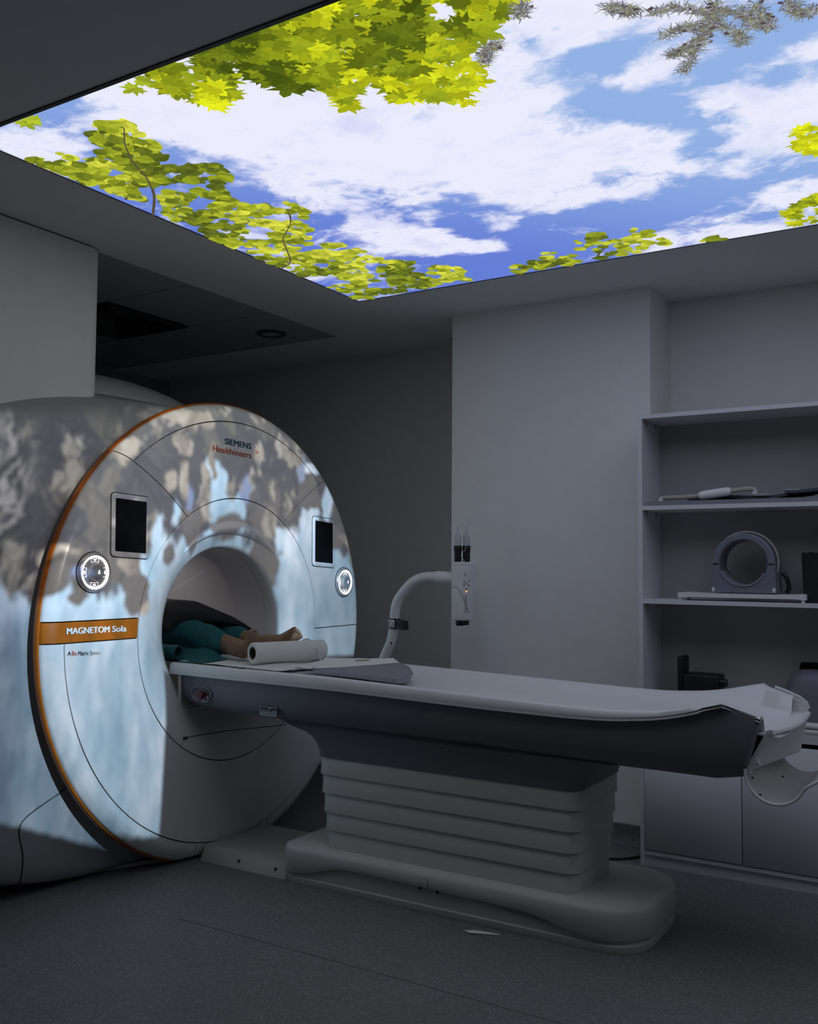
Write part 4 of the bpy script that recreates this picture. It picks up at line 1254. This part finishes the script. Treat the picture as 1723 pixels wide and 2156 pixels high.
# crumpled white sheet
def sh(i, j):
    x = -3.36 + .80 * i / 40; y = 3.135 + .48 * j / 20
    t = abs(j / 20 - .5) * 2
    k = 1 if x < -2.62 else 1
    n = mnoise.noise(Vector((x * 7, y * 5, 0))) * .008 + mnoise.noise(Vector((x * 17, y * 9, 3))) * .005
    z = lerp(ZM, x) + .018 + .004 * t + max(-.003, n) * min(1, (1 - t) * 4 + .3)
    return Vector((x + .02 * mnoise.noise(Vector((y * 6, 0, 1))), y + .012 * mnoise.noise(Vector((x * 6, 4, 1))), z))
vs, fs = slab(41, 21, sh, Vector((0, 0, -.002)))
tag(mk('bed_sheet', vs, fs, M['sheet']), 'crumpled white sheet under the feet on the table', 'sheet')
# paper roll
pr_ = thing('paper_roll', 'roll of white paper lying across the table beside the feet', 'paper roll', (-2.735, 3.40, .862))
pa, pb = Vector((-2.792, 3.238, .911)), Vector((-2.668, 3.585, .909))
ax = (pb - pa).normalized(); ln = (pb - pa).length
u = ax.cross(Vector((0, 0, 1))).normalized()
disc_prof('paper', [(.028, .001), (.030, 0), (.043, 0), (.046, .003), (.046, ln - .003), (.043, ln), (.030, ln), (.028, ln - .001)], pa, ax, u, M['paper'], pr_, n=56)
disc_prof('core', [(.028, .002), (.028, ln - .002), (.0255, ln - .002), (.0255, .002), (.028, .002)], pa, ax, u, M['core'], pr_, n=40)
lp = spline([(-2.752, 3.50, .875), (-2.748, 3.502, .93), (-2.705, 3.513, .960), (-2.655, 3.515, .93), (-2.618, 3.50, .885), (-2.60, 3.475, .874), (-2.585, 3.46, .875)], 6)
tag(tube('band', lp, .0035, M['bezel'], None, n=6), 'thin pale strap looped over the paper roll', 'strap')
# wedge cushion with a white cover
wc = thing('wedge_cushion', 'grey wedge cushion with a white cover on the table', 'cushion', (-2.2, 3.38, .85))
b0 = .858
V = [(-2.43, 3.175, b0 - .002), (-1.985, 3.155, b0 - .016), (-1.97, 3.20, b0 - .016), (-2.12, 3.47, b0 - .018), (-2.44, 3.47, b0 - .010),
     (-2.42, 3.185, b0 + .008), (-1.99, 3.165, b0 + .003), (-1.975, 3.255, b0 + .014), (-2.12, 3.465, b0 + .014),
     (-2.068, 3.284, b0 + .047), (-2.185, 3.43, b0 + .047), (-2.44, 3.455, b0 + .030)]
F = [(0, 1, 2, 3, 4), (0, 1, 6, 5), (1, 2, 7, 6), (2, 3, 8, 7), (5, 6, 9), (6, 7, 9), (7, 8, 10, 9), (5, 9, 10, 11), (0, 5, 11, 4), (3, 4, 11, 10, 8)]
o = mk('foam_wedge', V, [list(f) for f in F], M['pad'], wc, smooth=False)
bv = o.modifiers.new('soft', 'BEVEL'); bv.width = .004; bv.segments = 2
# white cover lying over the rear slope and hanging a little over the front
def cov(i, j):
    s, t = i / 16, j / 10
    a = Vector(V[5]).lerp(Vector(V[9]), s * 1.02); b = Vector(V[11]).lerp(Vector(V[10]), s * 1.02)
    p = a.lerp(b, t)
    p.z += .0035 + .0015 * mnoise.noise(p * 25)
    if s < .2: p.x -= .10 * (1 - s / .2); p.z = max(p.z - .004 * (1 - s / .2), .868)
    return p
vs, fs = slab(17, 11, cov, Vector((0, 0, -.003)))
mk('cover', vs, fs, M['sheet'], wc, label='white cloth cover')
def flap(i, j):
    s, t = i / 8, j / 4
    a = Vector((-2.57, 3.20, .873)).lerp(Vector((-2.425, 3.178, .872)), s)
    b = Vector((-2.56, 3.23, .874)).lerp(Vector((-2.43, 3.22, .884)), s)
    return a.lerp(b, t)
vs, fs = slab(9, 5, flap, Vector((0, 0, -.002)))
mk('cover_flap', vs, fs, M['sheet'], wc)
tube('cover_buckle', [(-2.325, 3.355, .896), (-2.265, 3.36, .8985), (-2.268, 3.385, .900), (-2.325, 3.38, .897), (-2.325, 3.355, .896)], .0022, M['beige'], wc, n=6)

# ------------------------------------------------------------------ contrast injector on a bent pole
IY = 4.2
ij = thing('contrast_injector', 'white contrast injector with two syringes on a bent pole behind the table', 'injector', (-2.55, IY, 0))
vs, fs = loft([rrect(-2.75, -2.15, IY - .22, IY + .2, .1, z, 6) for z in (.05, .09)])
mk('stand_base', vs, fs, M['pole'], ij)
for (x, y) in ((-2.68, IY - .15), (-2.22, IY - .15), (-2.68, IY + .13), (-2.22, IY + .13)):
    disc_prof('caster', [(0, -.012), (.022, -.012), (.025, -.008), (.025, .008), (.022, .012), (0, .012)], (x, y, .025), (0, 1, 0), (1, 0, 0), M['black'], ij, n=16)
pts = spline([(-2.72, IY, .09), (-2.745, IY, .45), (-2.755, IY, .68), (-2.735, IY, .80), (-2.688, IY, .90), (-2.668, IY, .985), (-2.664, IY, 1.05), (-2.650, IY, 1.11), (-2.61, IY, 1.165),
              (-2.555, IY, 1.215), (-2.50, IY, 1.238), (-2.44, IY, 1.243), (-2.385, IY, 1.240)], 6)
tube('bent_pole', pts, .0255, M['pole'], ij, n=20)
tube('pole_socket', [(-2.42, IY, 1.2425), (-2.415, IY, 1.2425), (-2.30, IY, 1.236), (-2.295, IY, 1.236)], [.026, .031, .031, .03], M['pole'], ij, n=20)
disc_prof('pole_screw', [(0, .002), (.005, .002), (.006, 0)], (-2.668, IY - .0255, .90), (0, -1, 0), (1, 0, 0), M['black'], ij, n=10)
# hook-and-loop strap round the pole
st = thing('cable_strap', 'black strap with a white buckle wrapped round the bent injector pole', 'strap', (-2.66, IY, .99))
vs, fs = lathe_axis([(.0262, -.026), (.0295, -.026), (.0295, .026), (.0262, .026), (.0262, -.026)], (-2.666, IY, 1.0), (0, 0, 1), (1, 0, 0), 28)
mk('strap_loop', vs, fs, M['black'], st)
def tail(i, j):
    t = i / 10; q = j / 4 - .5
    w_ = .052 * (1 - .25 * max(0, t - .75) * 4)
    return Vector((-2.645 + .085 * t, IY - .027 - .012 * sin(t * 2), 1.0 + q * w_ - .006 * t))
vs, fs = slab(11, 5, tail, Vector((0, .004, 0)))
mk('strap_tail', vs, fs, M['black'], st)
bm = boxg(-2.684, -2.647, IY - .0335, IY - .028, .98, 1.02, .004, 2)
me = bpy.data.meshes.new('buckle'); bm.to_mesh(me); bm.free(); bk = fin('buckle', me, M['pole'], st)
tube('buckle_ring', [(-2.666 + .013 * cos(t), IY - .0345, 1.0 + .013 * sin(t)) for t in [2 * pi * q / 20 for q in range(21)]], .0012, M['black'], bk, n=5)
# injector head
hx, hy = -2.264, IY
R = [rrect(hx - a, hx + a, hy - b, hy + b, r, z, 8) for a, b, r, z in ((.03, .03, .02, 1.028), (.048, .042, .03, 1.034), (.052, .046, .034, 1.05), (.053, .047, .034, 1.18), (.055, .049, .036, 1.27), (.056, .05, .036, 1.295), (.0545, .0485, .036, 1.30), (.056, .05, .036, 1.304), (.055, .049, .036, 1.312), (.048, .042, .034, 1.318), (.03, .03, .02, 1.319))]
vs, fs = loft(R)
hd = mk('injector_head', vs, fs, M['pole'], ij, angle=30)
def hsurf(x):
    ex = max(0, abs(x) - .019)
    return -.0135 - sqrt(max(0, .034 ** 2 - ex ** 2))
tube('head_seam', [(hx + x, hy + hsurf(x), 1.195 - 26 * max(0, x + .02) ** 2 - (8 * (x + .02) ** 2 if x < -.02 else 0)) for x in [-.05 + .1 * q / 24 for q in range(25)]], .0009, M['seam'], hd, n=5)
for k, (x, z) in enumerate(((.030, 1.222), (.030, 1.204), (.040, 1.213), (.048, 1.226), (.048, 1.204), (.040, 1.186))):
    box('button', hx + x - .002, hx + x + .002, hy + hsurf(x) - .0015, hy + hsurf(x) + .004, z - .005, z + .005, M['black'], hd)
disc_prof('indicator', [(0, .003), (.003, .003), (.004, 0)], (hx + .040, hy + hsurf(.04) + .001, 1.175), (0, -1, 0), (1, 0, 0), M['led'], hd, n=10, label='glowing amber indicator')
for k in range(7):
    box('head_print', hx + .034, hx + .041, hy + hsurf(.036) - .001, hy + hsurf(.036) + .004, 1.15 - k * .013, 1.158 - k * .013, M['dial'], hd)
box('head_print', hx + .030, hx + .038, hy + hsurf(.034) - .002, hy + hsurf(.034) + .003, 1.25, 1.262, M['dial'], hd)
for x, r in ((-.012, .022), (.018, .018)):
    disc_prof('bottom_knob', [(0, 0), (r - .003, 0), (r, .004), (r, .02), (r - .004, .026), (0, .026)], (hx + x, hy - .008, 1.004 + (.004 if x > 0 else 0)), (0, 0, 1), (1, 0, 0), M['black'], hd, n=24)
for k, (x, y, h) in enumerate(((-.024, -.012, 1.455), (.012, .012, 1.452))):
    sy = thing('syringe', 'left clear syringe with black clamp on top of the injector' if k == 0 else 'right clear syringe with black clamp on top of the injector', 'syringe', (hx + x, hy + y, 1.315), 'injector syringes')
    c = (hx + x, hy + y, 0)
    disc_prof('barrel', [(0, 1.318), (.0165, 1.318), (.0165, h - .008), (.014, h), (.0055, h + .004), (.0055, h + .012), (.003, h + .014), (.003, h + .028), (0, h + .028)], c, (0, 0, 1), (1, 0, 0), M['clear'], sy, n=24)
    disc_prof('clamp', [(.0165, 1.319), (.0182, 1.319), (.0182, 1.372), (.0205, 1.375), (.0205, 1.396), (.0182, 1.40), (.0165, 1.40)], c, (0, 0, 1), (1, 0, 0), M['black'], sy, n=24)
    disc_prof('nozzle', [(.0058, h + .012), (.0058, h + .022), (.0032, h + .024), (.0032, h + .045), (0, h + .046)], c, (0, 0, 1), (1, 0, 0), M['bezel'], sy, n=12)
tag(tube('infusion_line', spline([(hx - .024, hy - .012, 1.498), (hx - .012, hy, 1.508), (hx + .004, hy + .01, 1.49), (hx + .012, hy + .012, 1.49), (hx + .022, hy, 1.522), (hx + .046, hy - .01, 1.536), (hx + .052, hy - .02, 1.515),
     (hx + .03, hy - .03, 1.475), (hx + .018, hy - .04, 1.435), (hx + .040, hy - .05, 1.40), (hx + .036, hy - .05, 1.375), (hx + .012, hy - .045, 1.355), (hx + .030, hy - .045, 1.325), (hx + .062, hy - .05, 1.30),
     (hx + .095, hy - .04, 1.288), (hx + .092, hy - .03, 1.262), (hx + .080, hy - .02, 1.245)], 6), .0011, M['clear'], None, n=5), 'thin clear infusion line coiling from the injector syringes', 'tubing')

# ------------------------------------------------------------------ shelf unit
sh_ = thing('shelf_unit', 'white laminate shelf unit with cupboard doors below, right of the pillar', 'shelf', (-.92, 4.3, 0))
FX0, FX1, FY, BYk, TZ = -1.361, -.49, 4.167, 4.44, 1.98
T_ = .018
box('side_panel', FX0, FX0 + T_, FY, BYk, 0, TZ, M['board'], sh_)
box('side_panel', FX1 - T_, FX1, FY, BYk, 0, TZ, M['board'], sh_)
box('top_board', FX0 + T_, FX1 - T_, FY, BYk, TZ - T_, TZ, M['board'], sh_)
for z in (1.571, 1.157):
    box('shelf_board', FX0 + T_, FX1 - T_, FY + .001, BYk, z - T_, z, M['board'], sh_)
box('shelf_board', FX0 + T_, FX1 - T_, FY - .004, BYk, .592, .628, M['board'], sh_)
box('back_panel', FX0 + T_, FX1 - T_, BYk - .006, BYk - .0005, .05, TZ - T_, M['board_back'], sh_)
box('bottom_board', FX0 + T_, FX1 - T_, FY + .002, BYk - .006, .05, .067, M['board'], sh_)
box('plinth', FX0 + T_, FX1 - T_, FY + .012, FY + .03, 0, .05, M['board'], sh_)
for x0, x1 in ((FX0 + T_ + .002, -.931), (-.927, FX1 - T_ - .002)):
    box('door', x0, x1, FY - .002, FY + .015, .071, .572, M['board'], sh_, bev=.001, seg=1)
for z in (1.555, 1.141, TZ - T_):
    for y in (FY + .055, FY + .20):
        disc_prof('cam_fitting', [(0, .006), (.012, .006), (.014, .0)], (FX0 + T_, y, z - .014), (1, 0, 0), (0, 1, 0), M['dial'], sh_, n=14)

# upper shelf: flat coil mats and a handle
def mat_slab(name, x0, x1, y0, y1, z, th, bend, m, label, cat):
    def fn(i, j):
        x = x0 + (x1 - x0) * i / 24; y = y0 + (y1 - y0) * j / 5
        return Vector((x, y, z + th + bend(x)))
    vs, fs = slab(25, 6, fn, Vector((0, 0, -th)))
    return tag(mk(name, vs, fs, m), label, cat)
mat_slab('foam_mat', -1.325, -.56, FY + .005, FY + .24, 1.571, .019, lambda x: 0, M['pad'], 'flat grey foam mat lying on the upper open shelf', 'mat')
mat_slab('coil_mat', -1.16, -.66, FY + .06, FY + .23, 1.592, .012, lambda x: .010 * max(0, 1 - abs(x + 1.0) / .15) + max(0, x + .82) * .12, M['coild'], 'dark blue-grey flexible coil mat with an upturned end, under the white cable', 'coil')
mat_slab('coil_mat', -.745, -.55, FY + .015, FY + .20, 1.604, .012, lambda x: .006 + .03 * max(0, x + .70) * 2, M['coild'], 'dark slate coil mat stacked at the right end of the upper shelf', 'coil')
hc = thing('coil_cable', 'beige coil cable with a white plug block on the upper shelf', 'cable', (-1.05, FY + .05, 1.595))
pp = spline([(-1.272, FY + .05, 1.592), (-1.262, FY + .045, 1.606), (-1.235, FY + .04, 1.607), (-1.16, FY + .035, 1.607), (-1.09, FY + .035, 1.612), (-1.0, FY + .035, 1.622), (-.93, FY + .035, 1.632), (-.885, FY + .04, 1.634), (-.868, FY + .045, 1.626), (-.866, FY + .05, 1.612)], 5)
tube('cable', pp, .0105, M['beige'], hc, n=12)
tube('plug_block', spline([(-1.10, FY + .034, 1.611), (-1.08, FY + .034, 1.614), (-1.04, FY + .034, 1.6185), (-.99, FY + .034, 1.6245), (-.965, FY + .034, 1.627)], 3), [.013, .017, .018, .0185, .019, .019, .0195, .0195, .0195, .019, .0185, .017, .013], M['pole'], hc, n=14)
for x, z in ((-1.268, 1.602), (-.868, 1.624)):
    tube('cable_sleeve', [(x - .004, FY + .046, z - .012), (x, FY + .045, z), (x + .006, FY + .044, z + .004)], .012, M['pole'], hc, n=10)
tag(box('name_tag', -.86, -.81, FY + .03, FY + .06, 1.6085, 1.6105, M['paper']), 'small white tag lying on the dark coil mat', 'tag')
tag(box('label_card', -.745, -.69, FY + .03, FY + .055, 1.6225, 1.6255, M['paper'], bev=.0008, seg=1), 'thin white card on the slate coil mat at the shelf end', 'card')

# middle shelf: knee coil on a tray
tr_ = thing('coil_tray', 'pale grey carrier tray with small feet on the middle shelf', 'tray', (-.93, FY + .09, 1.157))
rings = []
for (x, z, h, dd) in ((-1.192, 1.187, .018, .0), (-1.188, 1.191, .022, .004), (-1.16, 1.192, .022, .004), (-1.14, 1.190, .018, .004), (-.72, 1.190, .018, .004), (-.70, 1.193, .022, .004), (-.672, 1.193, .024, .004), (-.668, 1.189, .02, .0)):
    rings.append([Vector((x, FY + .012 + a, z + b)) for a, b in ((0 - dd, 0), (0 - dd, -h), (.16 + dd, -h), (.16 + dd, 0))])
vs, fs = loft(rings); mk('tray_plate', vs, fs, M['pole'], tr_, angle=30)
for x in (-1.182, -.68):
    for y in (FY + .02, FY + .15):
        box('tray_foot', x - .006, x + .006, y - .006, y + .006, 1.157, 1.172, M['pole'], tr_)
kc = thing('knee_coil', 'dark grey cylindrical knee coil standing on the pale tray', 'coil', (-.917, FY + .09, 1.193))
kx, kz, ky0, ky1 = -.917, 1.318, FY + .02, FY + .155
def rim_(y0, y1, r0, r1, a0, a1, n=48):
    vs, fs = [], []
    def fn(i, j):
        a = a0 + (a1 - a0) * i / n
        r, y = ((r1, y1), (r1, y0 + .006), (r1 - .006, y0), (r0 + .006, y0), (r0, y0 + .006), (r0, y1))[j]
        return Vector((kx + r * cos(a), y, kz + r * sin(a)))
    return grid(n + 1, 6, fn)
vs, fs = rim_(ky0, ky1, .098, .128, -.06, pi + .06); mk('upper_half', vs, fs, M['coil'], kc)
# lower half: saddle block with the bore cut out
out = []
n = 40
inner = [Vector((kx + .098 * cos(pi + pi * q / n), 0, kz + .098 * sin(pi + pi * q / n))) for q in range(n + 1)]
outer = []
for q in range(n + 1):
    t = q / n
    if t < .25: outer.append(Vector((kx - .128 - .004 * (t / .25), 0, kz - (kz - 1.194) * t / .25)))
    elif t < .75: outer.append(Vector((kx - .132 + .264 * (t - .25) / .5, 0, 1.194)))
    else: outer.append(Vector((kx + .132 - .004 * (t - .75) / .25, 0, 1.194 + (kz - 1.194) * (t - .75) / .25)))
def low_(i, j):
    q = (inner[i], outer[i], outer[i], inner[i], inner[i])[j]; y = (ky0, ky0, ky1, ky1, ky0)[j]
    return Vector((q.x, y, q.z))
vs, fs = grid(n + 1, 5, low_); mk('lower_half', vs, fs, M['coil'], kc, angle=30)
def pad_(i, j):
    a = rad(200 + 135 * i / 24)
    r, y = ((.098, ky0 - .004), (.09, ky0 - .004), (.09, ky1), (.098, ky1), (.098, ky0 - .004))[j]
    return Vector((kx + r * cos(a), y, kz + r * sin(a)))
vs, fs = grid(25, 5, pad_); mk('inner_pad', vs, fs, M['pad'], kc, angle=30)
tube('coil_band', [(kx + .13 * cos(a) + .01, ky0 + .02, kz + .13 * sin(a) + .004) for a in [rad(-18 + 205 * q / 30) for q in range(31)]], .004, M['beige'], kc, n=6)
for sx in (-1, 1):
    box('joint_line', kx + sx * .113 - .016, kx + sx * .113 + .016, ky0 - .001, ky0 + .004, kz - .003, kz - .001, M['seam'], kc)
    box('coil_catch', kx + sx * .124 - .006, kx + sx * .124 + .006, ky0 - .004, ky0 + .004, 1.197, 1.215, M['pole'], kc, bev=.002, seg=1)
# black bag at the right of the middle shelf
def bag(i, j):
    a = 2 * pi * i / 24; t = j / 8
    w_ = .085 * (1 - .55 * t) ; d_ = .05 * (1 - .5 * t)
    return Vector((-.60 - .055 * t + w_ * max(-1, min(1, 1.3 * cos(a))), FY + .09 + d_ * max(-1, min(1, 1.3 * sin(a))), 1.158 + .205 * t + .006 * mnoise.noise(Vector((a * 2, t * 5, 0)))))
vs, fs = grid(24, 9, bag, True); fs.append([i * 9 + 8 for i in range(24)]); fs.append([i * 9 for i in range(23, -1, -1)])
tag(mk('bag', vs, fs, M['dark_cloth']), 'slumped black cloth bag right of the knee coil', 'bag')
ln_ = tag(tube('coil_lead', spline([(-.775, FY + .10, 1.28), (-.755, FY + .10, 1.255), (-.748, FY + .10, 1.21), (-.76, FY + .11, 1.197)], 5), .009, M['black'], None, n=8), 'short thick black lead hanging beside the knee coil', 'cable')

# lower open shelf
bk_ = thing('positioning_device', 'black upright bracket device at the back of the lower open shelf', 'device', (-1.13, FY + .15, .628))
box('upright', -1.222, -1.195, FY + .10, FY + .20, .628, .905, M['black'], bk_, bev=.006)
box('main_block', -1.195, -1.04, FY + .09, FY + .21, .628, .832, M['black'], bk_, bev=.008)
disc_prof('side_knob', [(0, .03), (.014, .03), (.017, .024), (.017, 0)], (-1.04, FY + .12, .80), (1, 0, 0), (0, 0, 1), M['black'], bk_, n=18)
hcoil = thing('head_coil', 'grey and navy domed head coil at the right of the lower open shelf', 'coil', (-.68, FY + .13, .628))
def dom(i, j):
    a = 2 * pi * i / 36; t = j / 10
    r = .135 * cos(t * pi / 2 * .93) ** .6
    return Vector((-.66 + r * cos(a), FY + .168 + r * .7 * sin(a), .66 + .215 * sin(t * pi / 2)))
vs, fs = grid(36, 11, dom, True); fs.append([i * 11 + 10 for i in range(36)])
mk('coil_dome', vs, fs, M['coil'], hcoil)
disc_prof('coil_foot', [(0, 0), (.094, 0), (.098, .01), (.095, .035), (.09, .04)], (-.66, FY + .168, .628), (0, 0, 1), (1, 0, 0), M['coild'], hcoil, n=36)
def hood(i, j):
    a = rad(-60 + 200 * i / 20); t = j / 6
    r = .145 - .03 * t
    return Vector((-.635 + r * cos(a), FY + .165 + r * .62 * sin(a), .78 + .12 * t))
vs, fs = slab(21, 7, hood, Vector((-.004, 0, -.006)))
mk('coil_hood', vs, fs, M['black'], hcoil)
fd = thing('folded_towel', 'folded white cloth at the front right of the lower open shelf', 'cloth', (-.60, FY + .05, .628))
for k in range(2):
    bm = boxg(-.69, -.52, FY - .0, FY + .062, .629 + .022 * k, .650 + .022 * k, .009, 3)
    me = bpy.data.meshes.new('fold'); bm.to_mesh(me); bm.free(); fin('fold', me, M['sheet'], fd)

# ------------------------------------------------------------------ bits on the floor
tag(tube('floor_cable', spline([(-1.75, 4.05, .006), (-1.60, 4.11, .006), (-1.50, 4.158, .006), (-1.44, 4.20, .006), (-1.40, 4.26, .006), (-1.385, 4.34, .006)], 5), .0055, M['black'], None, n=8), 'black cable on the floor beside the shelf unit', 'cable')
pv = [(-1.655, 3.082, .0015), (-1.62, 3.064, .004), (-1.575, 3.088, .002), (-1.53, 3.108, .0015), (-1.525, 3.118, .001), (-1.57, 3.108, .004), (-1.615, 3.094, .006)]
pv2 = [(x, y, z + .0008) for x, y, z in pv]
nn = len(pv)
mk('paper_scrap', pv + pv2, [list(range(nn)), list(range(2 * nn - 1, nn - 1, -1))] + [[i, (i + 1) % nn, nn + (i + 1) % nn, nn + i] for i in range(nn)], M['paper'], None, smooth=False)
tag(bpy.data.objects['paper_scrap'], 'thin torn white paper scrap on the floor under the table base', 'paper')
